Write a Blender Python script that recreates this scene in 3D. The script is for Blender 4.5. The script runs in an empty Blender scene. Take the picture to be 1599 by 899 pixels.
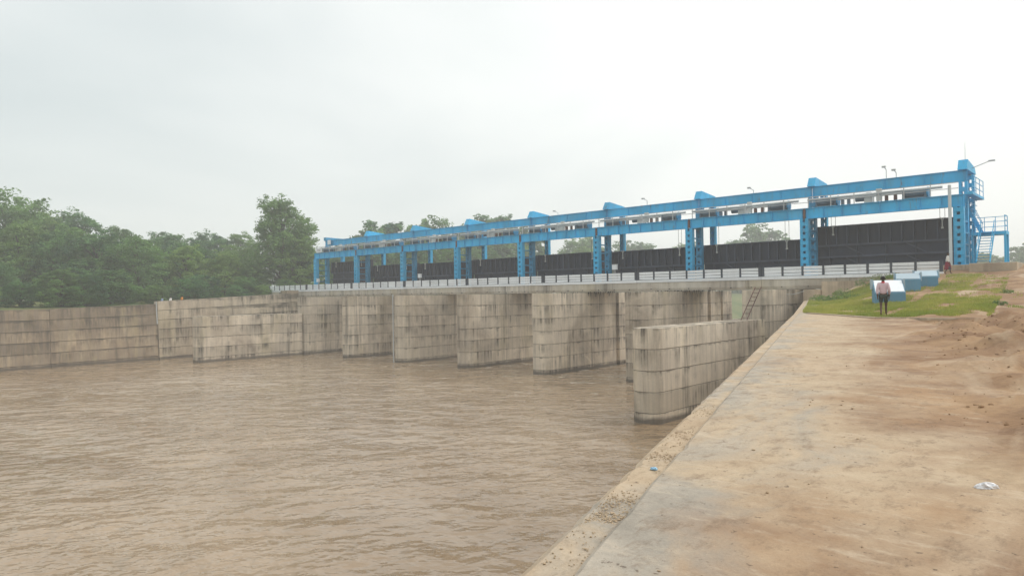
import bpy, math, random
from mathutils import Vector, Matrix, noise
random.seed(7)
R = math.radians
SC = bpy.context.scene
COL = SC.collection

# ------------------------------------------------------------------ camera
EYE = 9.025                                   # metres above the water
YAW, PIT, ROL, FPX = -0.7366, 0.0099, -0.0144, 1091.47
cam = bpy.data.cameras.new('camera')
cam.sensor_width = 36.0
cam.lens = FPX * 36.0 / 1599.0
cam.clip_end = 6000
camo = bpy.data.objects.new('camera', cam)
COL.objects.link(camo)
fw = Vector((math.sin(YAW) * math.cos(PIT), math.cos(YAW) * math.cos(PIT), math.sin(PIT)))
r0 = Vector((math.cos(YAW), -math.sin(YAW), 0))
u0 = r0.cross(fw)
rt = r0 * math.cos(ROL) + u0 * math.sin(ROL)
up = -r0 * math.sin(ROL) + u0 * math.cos(ROL)
camo.matrix_world = Matrix(((rt.x, up.x, -fw.x, 0), (rt.y, up.y, -fw.y, 0), (rt.z, up.z, -fw.z, EYE), (0, 0, 0, 1)))
SC.camera = camo

# ------------------------------------------------------------------ sky, sun, exposure
SUN_AZ, SUN_EL = R(38), R(48)                # azimuth clockwise from +Y
sund = Vector((math.sin(SUN_AZ) * math.cos(SUN_EL), math.cos(SUN_AZ) * math.cos(SUN_EL), math.sin(SUN_EL)))
W = bpy.data.worlds.new('World')
SC.world = W
W.use_nodes = True
nt = W.node_tree
nt.nodes.clear()
N, L = nt.nodes.new, nt.links.new
out = N('ShaderNodeOutputWorld')
sky = N('ShaderNodeTexSky')
sky.sky_type = 'NISHITA'
sky.sun_disc = False
sky.sun_elevation = SUN_EL
sky.sun_rotation = SUN_AZ
sky.air_density = 1.5
sky.dust_density = 4.0
bg1 = N('ShaderNodeBackground')
bg1.inputs[1].default_value = 0.10
L(sky.outputs[0], bg1.inputs[0])
tc = N('ShaderNodeTexCoord')
mp = N('ShaderNodeMapping')
mp.inputs['Scale'].default_value = (1, 1, 2.6)
L(tc.outputs['Generated'], mp.inputs[0])
nz = N('ShaderNodeTexNoise')
nz.inputs['Scale'].default_value = 1.5
nz.inputs['Detail'].default_value = 5
nz.inputs['Roughness'].default_value = 0.45
nz.inputs['Distortion'].default_value = 0.4
L(mp.outputs[0], nz.inputs[0])
dot = N('ShaderNodeVectorMath')
dot.operation = 'DOT_PRODUCT'
L(tc.outputs['Generated'], dot.inputs[0])
dot.inputs[1].default_value = sund
gl = N('ShaderNodeMapRange')                  # cloud is thinner round the hidden sun
gl.interpolation_type = 'SMOOTHSTEP'
gl.inputs['From Min'].default_value = -0.15
gl.inputs['From Max'].default_value = 0.95
L(dot.outputs['Value'], gl.inputs[0])
ad = N('ShaderNodeMath')
ad.operation = 'MULTIPLY_ADD'
L(gl.outputs[0], ad.inputs[0])
ad.inputs[1].default_value = 0.54
L(nz.outputs[0], ad.inputs[2])
cr = N('ShaderNodeValToRGB')
cr.color_ramp.elements[0].position = 0.22
cr.color_ramp.elements[0].color = (0.57, 0.64, 0.65, 1)
cr.color_ramp.elements[1].position = 0.80
cr.color_ramp.elements[1].color = (0.95, 0.97, 0.945, 1)
L(ad.outputs[0], cr.inputs[0])
bg2 = N('ShaderNodeBackground')
bg2.inputs[1].default_value = 0.97
L(cr.outputs[0], bg2.inputs[0])
mx = N('ShaderNodeMixShader')
mx.inputs[0].default_value = 0.90
L(bg1.outputs[0], mx.inputs[1])
L(bg2.outputs[0], mx.inputs[2])
L(mx.outputs[0], out.inputs[0])
sl = bpy.data.lights.new('sun', 'SUN')
sl.energy = 1.5
sl.angle = R(45)
sl.color = (1.0, 0.96, 0.9)
slo = bpy.data.objects.new('sun', sl)
COL.objects.link(slo)
slo.rotation_euler = (-sund).to_track_quat('-Z', 'Y').to_euler()
SC.view_settings.view_transform = 'Standard'
SC.view_settings.look = 'None'
SC.view_settings.gamma = 1
SC.view_settings.exposure = 0.27
SC.cycles.use_denoising = True
SC.cycles.max_bounces = 6
SC.cycles.diffuse_bounces = 3
SC.cycles.transparent_max_bounces = 8
SC.cycles.volume_bounces = 1

# ------------------------------------------------------------------ helpers
class MB:
    def __init__(s):
        s.v, s.f, s.m = [], [], []
    def add(s, vs, fs, mi=0):
        o = len(s.v)
        s.v += [tuple(p) for p in vs]
        for f in fs:
            s.f.append([o + i for i in f])
            s.m.append(mi)
        return s
    def box(s, x0, x1, y0, y1, z0, z1, mi=0):
        return s.add([(x0, y0, z0), (x1, y0, z0), (x1, y1, z0), (x0, y1, z0), (x0, y0, z1), (x1, y0, z1), (x1, y1, z1), (x0, y1, z1)],
                     [(0, 3, 2, 1), (4, 5, 6, 7), (0, 1, 5, 4), (1, 2, 6, 5), (2, 3, 7, 6), (3, 0, 4, 7)], mi)
    def bar(s, a, b, w, h, mi=0):              # rectangular bar between two points
        a, b = Vector(a), Vector(b)
        d = (b - a).normalized()
        x = d.cross(Vector((0, 0, 1)))
        x = Vector((1, 0, 0)) if x.length < 1e-3 else x.normalized()
        y = x.cross(d)
        vs = [p + x * i * w / 2 + y * j * h / 2 for p in (a, b) for i, j in ((-1, -1), (1, -1), (1, 1), (-1, 1))]
        return s.add(vs, [(0, 1, 2, 3), (7, 6, 5, 4), (0, 4, 5, 1), (1, 5, 6, 2), (2, 6, 7, 3), (3, 7, 4, 0)], mi)
    def tube(s, a, b, r, n=8, r2=None, mi=0, cap=True):
        a, b = Vector(a), Vector(b)
        r2 = r if r2 is None else r2
        d = (b - a).normalized()
        x = d.orthogonal().normalized()
        y = d.cross(x)
        vs = [p + (x * math.cos(6.2832 * i / n) + y * math.sin(6.2832 * i / n)) * q for p, q in ((a, r), (b, r2)) for i in range(n)]
        fs = [(i, (i + 1) % n, n + (i + 1) % n, n + i) for i in range(n)]
        if cap:
            fs += [tuple(range(n))[::-1], tuple(range(n, 2 * n))]
        return s.add(vs, fs, mi)
    def path(s, pts, r, n=6, mi=0):
        for a, b in zip(pts[:-1], pts[1:]):
            s.tube(a, b, r, n, mi=mi)
        return s
    def prism(s, poly, z0, z1, ch=0.0, mi=0):  # poly is counter-clockwise xy
        n = len(poly)
        def inset(d):
            o = []
            for i in range(n):
                p, a, b = Vector(poly[i]), Vector(poly[i - 1]), Vector(poly[(i + 1) % n])
                e1, e2 = (p - a).normalized(), (b - p).normalized()
                n1, n2 = Vector((-e1.y, e1.x)), Vector((-e2.y, e2.x))
                m = (n1 + n2)
                m = m / max(0.3, m.length_squared / 2)
                o.append(p + m * d)
            return o
        rings = [(z0, 0), (z1, 0)] if ch <= 0 else [(z0, ch), (z0 + ch, 0), (z1 - ch, 0), (z1, ch)]
        vs = []
        for z, d in rings:
            vs += [(q[0], q[1], z) for q in (inset(d) if d else poly)]
        fs = []
        for k in range(len(rings) - 1):
            for i in range(n):
                j = (i + 1) % n
                fs.append((k * n + i, k * n + j, (k + 1) * n + j, (k + 1) * n + i))
        fs += [tuple(range(n))[::-1], tuple(range((len(rings) - 1) * n, len(rings) * n))]
        return s.add(vs, fs, mi)
    def mesh(s, name, mats, smooth=False):
        me = bpy.data.meshes.new(name)
        me.from_pydata(s.v, [], s.f)
        for m in (mats if isinstance(mats, (list, tuple)) else [mats]):
            me.materials.append(m)
        if any(s.m):
            me.polygons.foreach_set('material_index', s.m)
        if smooth:
            me.polygons.foreach_set('use_smooth', [True] * len(me.polygons))
        me.update()
        return me
    def build(s, name, mats, parent=None, smooth=False, loc=None):
        return link(name, s.mesh(name, mats, smooth), parent, loc)

def link(name, me, parent=None, loc=None, rz=0.0):
    o = bpy.data.objects.new(name, me)
    COL.objects.link(o)
    o.parent = parent
    if loc is not None:
        o.location = loc
    if rz:
        o.rotation_euler.z = rz
    return o
def thing(name, label, cat, loc=(0, 0, 0), rz=0.0, group=None):
    o = bpy.data.objects.new(name, None)
    COL.objects.link(o)
    o.empty_display_size = 0.3
    o.location = loc
    o.rotation_euler.z = rz
    return tag(o, label, cat, group)
def tag(o, label, cat, group=None):
    o['label'] = label
    o['category'] = cat
    if group:
        o['group'] = group
    return o
def struct(o, kind='structure', label=None, cat=None):
    o['kind'] = kind
    if label:
        o['label'] = label
    if cat:
        o['category'] = cat
    return o
ORD = 'first second third fourth fifth sixth seventh eighth ninth tenth eleventh twelfth thirteenth fourteenth fifteenth sixteenth seventeenth eighteenth nineteenth twentieth'.split()
def fbm(x, y, z=0.0, o=4):
    return noise.fractal(Vector((x, y, z)), 1.0, 2.0, o)
def lerp_tab(t, x):
    for (a, va), (b, vb) in zip(t[:-1], t[1:]):
        if x <= b:
            k = max(0.0, (x - a) / (b - a))
            return va + (vb - va) * k
    return t[-1][1]

# ------------------------------------------------------------------ materials
class NB:                                      # tiny node-building helper
    def __init__(s, name):
        s.m = bpy.data.materials.new(name)
        s.m.use_nodes = True
        s.t = s.m.node_tree
        s.b = s.t.nodes['Principled BSDF']
        s.o = s.t.nodes['Material Output']
    def n(s, kind, **kw):
        o = s.t.nodes.new('ShaderNode' + kind)
        for k, v in kw.items():
            setattr(o, k, v)
        return o
    def l(s, a, b):
        s.t.links.new(a, b)
    def pos(s, scale=(1, 1, 1), obj=False):
        src = s.n('TexCoord').outputs['Object'] if obj else s.n('NewGeometry').outputs['Position']
        m = s.n('Mapping')
        m.inputs['Scale'].default_value = scale
        s.l(src, m.inputs[0])
        return m.outputs[0]
    def noise(s, vec, scale, detail=4, rough=0.55, dist=0.0):
        o = s.n('TexNoise')
        s.l(vec, o.inputs['Vector'])
        o.inputs['Scale'].default_value = scale
        o.inputs['Detail'].default_value = detail
        o.inputs['Roughness'].default_value = rough
        o.inputs['Distortion'].default_value = dist
        return o.outputs[0]
    def ramp(s, f, a, b, lo=0.0, hi=1.0):
        o = s.n('MapRange')
        s.l(f, o.inputs[0])
        for i, v in enumerate((a, b, lo, hi)):
            o.inputs[i + 1].default_value = v
        return o.outputs[0]
    def math(s, op, a, b=None):
        o = s.n('Math', operation=op)
        for i, v in enumerate((a, b)):
            if v is None:
                continue
            if isinstance(v, (int, float)):
                o.inputs[i].default_value = v
            else:
                s.l(v, o.inputs[i])
        return o.outputs[0]
    def mix(s, f, a, b, mode='MIX'):
        o = s.n('MixRGB', blend_type=mode)
        for i, v in enumerate((f, a, b)):
            if isinstance(v, (int, float)):
                o.inputs[i].default_value = v
            elif isinstance(v, tuple):
                o.inputs[i].default_value = v if len(v) == 4 else (*v, 1)
            else:
                s.l(v, o.inputs[i])
        return o.outputs[0]
    def rnd(s):
        return s.n('ObjectInfo').outputs['Random']
    def bump(s, h, strength=0.4, dist=0.05):
        o = s.n('Bump')
        o.inputs['Strength'].default_value = strength
        o.inputs['Distance'].default_value = dist
        s.l(h, o.inputs['Height'])
        s.l(o.outputs[0], s.b.inputs['Normal'])
    def done(s, col, rough=0.8, spec=0.3, metal=0.0):
        if isinstance(col, tuple):
            s.b.inputs['Base Color'].default_value = (*col, 1)
        else:
            s.l(col, s.b.inputs['Base Color'])
        if isinstance(rough, (int, float)):
            s.b.inputs['Roughness'].default_value = rough
        else:
            s.l(rough, s.b.inputs['Roughness'])
        s.b.inputs['Specular IOR Level'].default_value = spec
        s.b.inputs['Metallic'].default_value = metal
        return s.m

def m_concrete(name, base, warm, stain=0.7, h=1.45, panel=4.7, band=0.16, streak=0.28):
    b = NB(name)
    w = b.pos()
    big = b.noise(w, 0.35, 4)
    col = b.mix(b.ramp(big, 0.38, 0.62), base, warm)
    rn = b.rnd()
    col = b.mix(1.0, col, b.mix(rn, (1 - band, 1 - band, 0.97 - band), (1 + band * 0.8, 1 + band * 0.8, 1 + band * 0.6)), 'MULTIPLY')
    sep = b.n('SeparateXYZ')
    b.l(w, sep.inputs[0])
    # each shutter panel of a lift cured to its own tone
    cell = b.math('FLOOR', b.math('DIVIDE', b.math('ADD', sep.outputs[0], sep.outputs[1]), panel))
    wn = b.n('TexWhiteNoise', noise_dimensions='2D')
    cv = b.n('CombineXYZ')
    b.l(cell, cv.inputs[0])
    b.l(b.math('MULTIPLY', rn, 37.0), cv.inputs[1])
    b.l(cv.outputs[0], wn.inputs['Vector'])
    col = b.mix(1.0, col, b.mix(wn.outputs['Value'], (0.955, 0.955, 0.955), (1.035, 1.03, 1.025)), 'MULTIPLY')
    yel = b.noise(b.pos((0.5, 0.5, 0.16)), 0.8, 4)
    col = b.mix(b.ramp(yel, 0.52, 0.72, 0, 0.55), col, (0.45, 0.38, 0.22))
    st = b.noise(b.pos((2.0, 2.0, 0.05)), 1.0, 6, 0.7)
    col = b.mix(b.ramp(st, 0.42, 0.62, 0.0, streak), col, (0.24, 0.20, 0.165))
    wash = b.noise(b.pos((0.16, 0.16, 0.10)), 1.0, 6, 0.65, 0.6)
    col = b.mix(b.ramp(wash, 0.50, 0.66, 0.0, 0.6), col, (0.27, 0.205, 0.15))
    dk_ = b.math('MULTIPLY', b.ramp(b.noise(b.pos((1.1, 1.1, 0.03)), 1.0, 6, 0.7), 0.53, 0.64), b.ramp(b.noise(b.pos((0.2, 0.2, 0.25)), 1.0, 3), 0.42, 0.56))
    col = b.mix(b.math('MULTIPLY', dk_, 0.6), col, (0.085, 0.07, 0.055))
    # seepage runs that start at the joint above and fade down the lift
    loc = b.n('SeparateXYZ')
    b.l(b.pos(obj=True), loc.inputs[0])
    fall = b.ramp(loc.outputs[2], h * 0.05, h, 0.25, 1.0)
    run = b.noise(b.pos((2.6, 2.6, 0.10)), 0.9, 6, 0.72)
    patch = b.ramp(b.noise(b.pos((0.3, 0.3, 0.4)), 1.0, 4), 0.44, 0.58)
    k = b.math('MULTIPLY', b.math('MULTIPLY', b.ramp(run, 0.44, 0.60), fall), patch)
    col = b.mix(b.math('MULTIPLY', k, stain), col, (0.05, 0.042, 0.034))
    # algae hugging the joints, ragged
    jt = b.math('ADD', loc.outputs[2], b.ramp(b.noise(b.pos((1.2, 1.2, 1.2)), 1.0, 4), 0.3, 0.7, -0.16, 0.10))
    jk = b.math('MULTIPLY', b.ramp(jt, h - 0.16, h - 0.02, 0.0, 0.8), b.ramp(b.noise(b.pos((0.35, 0.35, 0.6)), 1.0, 4), 0.40, 0.62, 0.15, 1.0))
    col = b.mix(jk, col, (0.075, 0.065, 0.05))
    wet = b.ramp(b.math('ADD', sep.outputs[2], b.ramp(b.noise(w, 0.7, 3), 0, 1, -0.25, 0.25)), 0.26, 0.50, 0.8, 0.0)
    col = b.mix(wet, col, (0.09, 0.075, 0.06))
    fine = b.noise(w, 9.0, 5, 0.7)
    col = b.mix(1.0, col, b.mix(fine, (0.84, 0.84, 0.84), (1.14, 1.14, 1.14)), 'MULTIPLY')
    b.bump(b.math('ADD', fine, b.noise(b.pos((4, 4, 0.2)), 1.0, 2)), 0.35, 0.03)
    return b.done(col, 0.88, 0.25)

def m_paint(name, col, var=0.12, rough=0.45, dirt=(0.08, 0.07, 0.06), dirtk=0.25, spec=0.4, rust=0.0):
    b = NB(name)
    n1 = b.noise(b.pos((0.6, 0.6, 0.25)), 0.9, 4)
    lo = tuple(c * (1 - var) for c in col)
    hi = tuple(min(1, c * (1 + var)) for c in col)
    c = b.mix(b.ramp(n1, 0.3, 0.7), lo, hi)
    c = b.mix(1.0, c, b.mix(b.rnd(), (0.93, 0.93, 0.93), (1.06, 1.06, 1.06)), 'MULTIPLY')
    st = b.noise(b.pos((3, 3, 0.35)), 1.0, 5, 0.7)
    c = b.mix(b.ramp(st, 0.55, 0.75, 0, dirtk), c, dirt)
    if rust:
        rr = b.math('MULTIPLY', b.ramp(b.noise(b.pos((2.2, 2.2, 0.5)), 1.3, 7, 0.72), 0.56, 0.66), b.ramp(b.noise(b.pos(), 0.3, 4), 0.46, 0.60))
        c = b.mix(b.math('MULTIPLY', rr, rust), c, (0.16, 0.09, 0.06))
        c = b.mix(b.ramp(b.noise(b.pos((0.35, 0.35, 0.9)), 0.8, 6, 0.65), 0.5, 0.7, 0, 0.28), c, (0.16, 0.46, 0.66))
    b.bump(b.noise(b.pos(), 3.0, 3), 0.12, 0.02)
    return b.done(c, rough, spec)

CON = m_concrete('pier_concrete', (0.585, 0.505, 0.42), (0.71, 0.615, 0.505), 0.95)
CON2 = m_concrete('bank_wall_concrete', (0.46, 0.385, 0.30), (0.58, 0.495, 0.39), 0.9, 1.5, 3.4, 0.18, 0.35)
CON3 = m_concrete('deck_concrete', (0.58, 0.54, 0.48), (0.66, 0.61, 0.535), 0.35, 11.0, 6.3, 0.06, 0.2)
CON5 = m_concrete('plain_wall_concrete', (0.44, 0.355, 0.265), (0.57, 0.475, 0.36), 0.6, 60.0, 3.4, 0.12, 0.3)
CON4 = m_concrete('brown_wall_concrete', (0.24, 0.18, 0.128), (0.38, 0.295, 0.212), 0.7, 1.5, 3.8, 0.32, 0.6)
JOINT = NB('joint_concrete').done((0.16, 0.14, 0.115), 0.95, 0.1)
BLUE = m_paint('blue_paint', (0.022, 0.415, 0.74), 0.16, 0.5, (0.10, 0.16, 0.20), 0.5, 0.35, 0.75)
BLUED = m_paint('dark_blue_paint', (0.020, 0.30, 0.55), 0.18, 0.5, (0.04, 0.08, 0.12), 0.4)  # the gantry blue in a darker tone, for legs, struts and back plates
BLACK = m_paint('gate_paint', (0.032, 0.041, 0.072), 0.25, 0.6, (0.085, 0.08, 0.09), 0.35, 0.3)
BLACKR = m_paint('gate_flange_paint', (0.068, 0.08, 0.122), 0.25, 0.6, (0.10, 0.095, 0.11), 0.3, 0.3)
GALV = m_paint('galvanised_steel', (0.46, 0.48, 0.48), 0.2, 0.45, (0.2, 0.18, 0.16), 0.4)
MACH = m_paint('hoist_paint', (0.10, 0.15, 0.20), 0.3, 0.5, (0.05, 0.04, 0.035), 0.5)
MACHW = m_paint('pale_machine_paint', (0.62, 0.63, 0.60), 0.12, 0.5, (0.25, 0.2, 0.15), 0.4)
RUST = m_paint('rust', (0.13, 0.065, 0.05), 0.4, 0.8, (0.06, 0.04, 0.03), 0.5)
WHITE = m_paint('white_paint', (0.80, 0.83, 0.86), 0.06, 0.65, (0.36, 0.37, 0.38), 0.35)
POST = m_paint('dark_post_paint', (0.045, 0.055, 0.075), 0.2, 0.6, (0.14, 0.14, 0.14), 0.3)
PALEBLUE = m_paint('pale_blue_paint', (0.105, 0.265, 0.39), 0.12, 0.6, (0.25, 0.27, 0.26), 0.4)
PALEWHITE = m_paint('pale_plaque_paint', (0.37, 0.47, 0.535), 0.08, 0.5, (0.35, 0.35, 0.33), 0.3)
CABLE = m_paint('cable', (0.03, 0.03, 0.03), 0.2, 0.7)

def dusty(b, w):                               # trodden dust that lies over slab and soil alike
    c = b.mix(b.ramp(b.noise(w, 1.4, 8, 0.68), 0.36, 0.64), (0.42, 0.31, 0.205), (0.55, 0.435, 0.305))
    red = b.noise(b.pos((1, 0.6, 1)), 0.7, 7, 0.65)
    return b.mix(b.ramp(red, 0.50, 0.72, 0, 0.45), c, (0.38, 0.25, 0.16))
def soil_colour(b, w):
    a = b.noise(w, 0.35, 7, 0.62)
    c = b.mix(b.ramp(a, 0.36, 0.64), (0.23, 0.135, 0.078), (0.39, 0.255, 0.15))
    r = b.noise(w, 1.3, 8, 0.68)
    c = b.mix(b.ramp(r, 0.48, 0.70, 0, 0.8), c, (0.20, 0.122, 0.08))
    tr = b.noise(b.pos((0.9, 0.22, 1)), 0.55, 6, 0.6, 1.0)
    return b.mix(b.ramp(tr, 0.54, 0.66, 0, 0.7), c, (0.53, 0.41, 0.29))
def edge_mask(b, w, lo, hi):                   # how far out onto the soil, with a ragged border
    sep = b.n('SeparateXYZ')
    b.l(w, sep.inputs[0])
    d = b.math('ADD', sep.outputs[0], b.math('MULTIPLY', sep.outputs[1], 0.285))
    n = b.ramp(b.noise(w, 0.55, 9, 0.66), 0.25, 0.75, -1.7, 1.7)
    return b.ramp(b.math('ADD', d, n), lo, hi)
def m_soil(name):
    b = NB(name)
    w = b.pos()
    c = b.mix(edge_mask(b, w, -0.7, 1.0), dusty(b, w), soil_colour(b, w))
    f = b.noise(w, 14, 6, 0.78)
    c = b.mix(1.0, c, b.mix(f, (0.70, 0.70, 0.70), (1.24, 1.24, 1.24)), 'MULTIPLY')
    r = b.noise(w, 2.0, 7, 0.7)
    b.bump(b.math('ADD', b.math('MULTIPLY', r, 2.0), f), 0.45, 0.04)
    return b.done(c, 0.95, 0.15)
SOIL = m_soil('red_brown_soil')

def m_path(name, off):
    b = NB(name)
    w = b.pos()
    a = b.noise(b.pos((1, 0.55, 1)), 0.9, 9, 0.68, 0.8)
    sep = b.n('SeparateXYZ')
    b.l(w, sep.inputs[0])
    d = b.math('ADD', sep.outputs[0], b.math('MULTIPLY', sep.outputs[1], 0.335))   # metres in from the wall's edge line
    k = b.ramp(b.math('ADD', a, b.ramp(d, -1.0, 0.6, -0.09 + off, 0.14 + off)), 0.40, 0.58)
    grey = b.mix(b.ramp(b.noise(w, 2.2, 8, 0.7), 0.35, 0.65), (0.30, 0.268, 0.225), (0.46, 0.405, 0.335))
    c = b.mix(b.math('MULTIPLY', k, 0.92), grey, dusty(b, w))
    c = b.mix(b.math('MULTIPLY', edge_mask(b, w, -0.7, 1.0), 1.0), c, soil_colour(b, w))
    sp = b.noise(b.pos((1.6, 0.8, 1)), 5, 8, 0.78)
    c = b.mix(b.ramp(sp, 0.52, 0.70, 0, 0.75), c, (0.19, 0.13, 0.085))
    pale = b.noise(b.pos((0.7, 1.8, 1)), 3.4, 8, 0.75)
    c = b.mix(b.ramp(pale, 0.54, 0.70, 0, 0.5), c, (0.60, 0.50, 0.38))
    vo = b.noise(w, 17, 4, 0.65)
    c = b.mix(b.ramp(vo, 0.64, 0.70, 0, 0.75), c, (0.11, 0.078, 0.055))
    f = b.noise(w, 60, 4, 0.75)
    c = b.mix(1.0, c, b.mix(f, (0.78, 0.78, 0.78), (1.2, 1.2, 1.2)), 'MULTIPLY')
    b.bump(b.math('ADD', sp, b.math('MULTIPLY', f, 0.5)), 0.5, 0.02)
    return b.done(c, 0.9, 0.2)
PATH = m_path('dusty_concrete', 0.05)
COPE = m_path('gritty_concrete', 0.16)

def m_water():
    b = NB('muddy_water')
    w = b.pos()
    def turned(deg, sx, sy):                   # coordinates along and across a wave front
        r = b.n('Mapping')
        r.inputs['Rotation'].default_value = (0, 0, R(deg))
        b.l(w, r.inputs[0])
        m = b.n('Mapping')
        m.inputs['Scale'].default_value = (sx, sy, 1)
        b.l(r.outputs[0], m.inputs[0])
        return m.outputs[0]
    big = b.noise(b.pos((0.06, 0.10, 1)), 1.0, 5, 0.6, 0.8)
    c = b.mix(b.ramp(big, 0.36, 0.64), (0.262, 0.18, 0.105), (0.365, 0.268, 0.175))
    # foam and silt boils drawn out by the current
    sep = b.n('SeparateXYZ')
    b.l(w, sep.inputs[0])
    zone = b.ramp(sep.outputs[1], 25, 70, -0.12, 0.075)
    fo = b.noise(turned(-30, 0.30, 1.1), 1.0, 8, 0.74, 1.0)
    fm = b.ramp(b.math('ADD', fo, zone), 0.565, 0.68, 0, 0.7)
    c = b.mix(fm, c, (0.64, 0.565, 0.475))
    s1 = b.noise(turned(-42, 0.5, 1.0), 0.55, 2, 0.4, 0.3)
    s2 = b.noise(turned(-60, 0.6, 1.0), 1.35, 2, 0.45, 0.3)
    s3 = b.noise(turned(-22, 0.7, 1.0), 3.2, 2, 0.5, 0.2)
    gust = b.ramp(b.noise(b.pos((0.05, 0.08, 1)), 1.0, 4, 0.6), 0.36, 0.62, 0.35, 1.2)
    h = b.math('ADD', b.math('MULTIPLY', s1, 1.0), b.math('ADD', b.math('MULTIPLY', s2, 0.45), b.math('MULTIPLY', s3, 0.17)))
    b.bump(b.math('MULTIPLY', h, gust), 1.0, WAVE)
    b.b.inputs['IOR'].default_value = 1.54
    return b.done(c, b.ramp(fm, 0, 0.7, 0.03, 0.4), 0.6)
WAVE = 0.55
WATER = m_water()

def m_leaf(name, dark, light, warm):
    b = NB(name)
    rn = b.rnd()
    n1 = b.noise(b.pos(), 0.26, 4)
    c = b.mix(b.ramp(n1, 0.40, 0.60), dark, light)
    c = b.mix(b.math('MULTIPLY', b.math('POWER', rn, 1.6), 0.75), c, warm)
    n2 = b.noise(b.pos(), 2.5, 2)
    c = b.mix(1.0, c, b.mix(n2, (0.65, 0.65, 0.65), (1.35, 1.35, 1.35)), 'MULTIPLY')
    b.l(c, b.b.inputs['Base Color'])
    b.b.inputs['Roughness'].default_value = 0.6
    b.b.inputs['Specular IOR Level'].default_value = 0.25
    tr = b.n('BsdfTranslucent')
    b.l(b.mix(1.0, c, (1.0, 1.15, 0.6), 'MULTIPLY'), tr.inputs[0])
    ms = b.n('MixShader')
    ms.inputs[0].default_value = 0.32
    b.l(b.b.outputs[0], ms.inputs[1])
    b.l(tr.outputs[0], ms.inputs[2])
    b.l(ms.outputs[0], b.o.inputs[0])
    return b.m
LEAF = m_leaf('tree_leaves', (0.034, 0.098, 0.050), (0.135, 0.275, 0.092), (0.24, 0.35, 0.085))
LEAFW = m_leaf('weed_leaves', (0.085, 0.16, 0.04), (0.15, 0.25, 0.06), (0.18, 0.23, 0.08))
GRASS = m_leaf('grass_blades', (0.20, 0.275, 0.045), (0.42, 0.40, 0.11), (0.38, 0.37, 0.12))
BARK = NB('bark').done((0.11, 0.09, 0.07), 0.95, 0.1)

def m_land(name, a, c2):
    b = NB(name)
    n = b.noise(b.pos(), 0.15, 6, 0.65)
    f = b.noise(b.pos(), 3.0, 4, 0.7)
    c = b.mix(b.ramp(n, 0.35, 0.65), a, c2)
    c = b.mix(1.0, c, b.mix(f, (0.7, 0.7, 0.7), (1.25, 1.25, 1.25)), 'MULTIPLY')
    b.bump(f, 0.5, 0.1)
    return b.done(c, 0.95, 0.1)
LAND = m_land('grassy_land', (0.085, 0.13, 0.04), (0.20, 0.20, 0.085))
BED = m_land('river_bed', (0.16, 0.11, 0.07), (0.22, 0.16, 0.1))

# ------------------------------------------------------------------ the setting: ground, water, banks
G = 7.845                                      # level of the walkway on the river wall
def wall_x(y):                                 # river edge of the right-hand bank
    return -1.32 - 0.335 * min(y, 65.0)
ZT = [(-60, 7.75), (31, 7.88), (43, 8.35), (53, 8.98), (62, 9.72), (68, 10.32), (72.5, 10.9), (120, 11.0), (400, 10.0), (2600, 9.0)]
SLAB = [(-60, 20.0), (2, 0.9), (4.2, -0.36), (7, -1.35), (10.7, -2.3), (16, -3.6), (22, -5.2), (27, -7.0), (31, -8.4), (36.4, -12.3), (42, -14.1), (60, -20.3), (66, -22.4)]
def slab_x(y):
    return lerp_tab(SLAB, y)
def path_z(y):
    return G + (max(0, y - 38) * 0.012 if y < 70 else 0.4)
def kerb_y(x):                                 # front line of the grass terrace
    return 31.3 if x > -8.2 else 31.3 + (-8.2 - x) * 1.19
def ground_z(x, y):
    s = x - wall_x(y)
    z = lerp_tab(ZT, y)
    if y < 75:
        near = path_z(y)
        k = min(1, max(0, (s - 1.2) / 6.5))
        z = near + (z - near) * (k * k * (3 - 2 * k))
    ky = kerb_y(x)
    d = x - slab_x(y)                          # metres beyond the slab's edge
    if y < ky:                                 # dug and tracked soil beside the walkway
        wob = 0.5 * fbm(x * 0.5, y * 0.5, 3.0, 3)
        t = min(1, max(0, (d + 0.4 + wob) / 2.2))
        z = G - 0.03 + t * (0.05 + 0.13 * fbm(x * 0.9, y * 0.9, 1.0, 5) + 0.16 * max(0, fbm(x * 0.33, y * 0.33, 5.0, 3)) + min(0.32, 0.035 * max(0, d)))
        q = min(1, max(0, (d - 0.1 + wob) / 1.3))
        z += q * (0.30 * max(0, fbm(x * 0.95, y * 0.6, 11.0, 5)) + 0.05 * fbm(x * 2.6, y * 2.2, 6.0, 4) + 0.05 * max(0, fbm(x * 4.0, y * 3.0, 8.0, 3)))
        if y > 20 and x > -9.5:                # lower trench in front of the terrace kerb
            q = min(1, (y - 20) / 8.0) * min(1, max(0, (x + 9.3) / 1.5)) * min(1, max(0, (-2.5 - x) / 3.0))
            z -= 0.36 * q
    else:
        t = min(1, max(0, (s - 1.0) / 2.0))
        z += t * (0.05 * fbm(x * 0.7, y * 0.7, 2.0, 4) + (0.10 * fbm(x * 0.25, y * 0.25, 9.0, 3) if y > 36 else 0))
        if x > -7.5 - (y - 36) * 0.1 and 34 < y < 66:                # tracked earth
            z += 0.10 * fbm(x * 0.8, y * 0.35, 4.0, 4)
    return z

b = MB()
b.add([(-2500, -2500, -3), (2500, -2500, -3), (2500, 2500, -3), (-2500, 2500, -3)], [(0, 1, 2, 3)])
struct(b.build('ground', BED))

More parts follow.
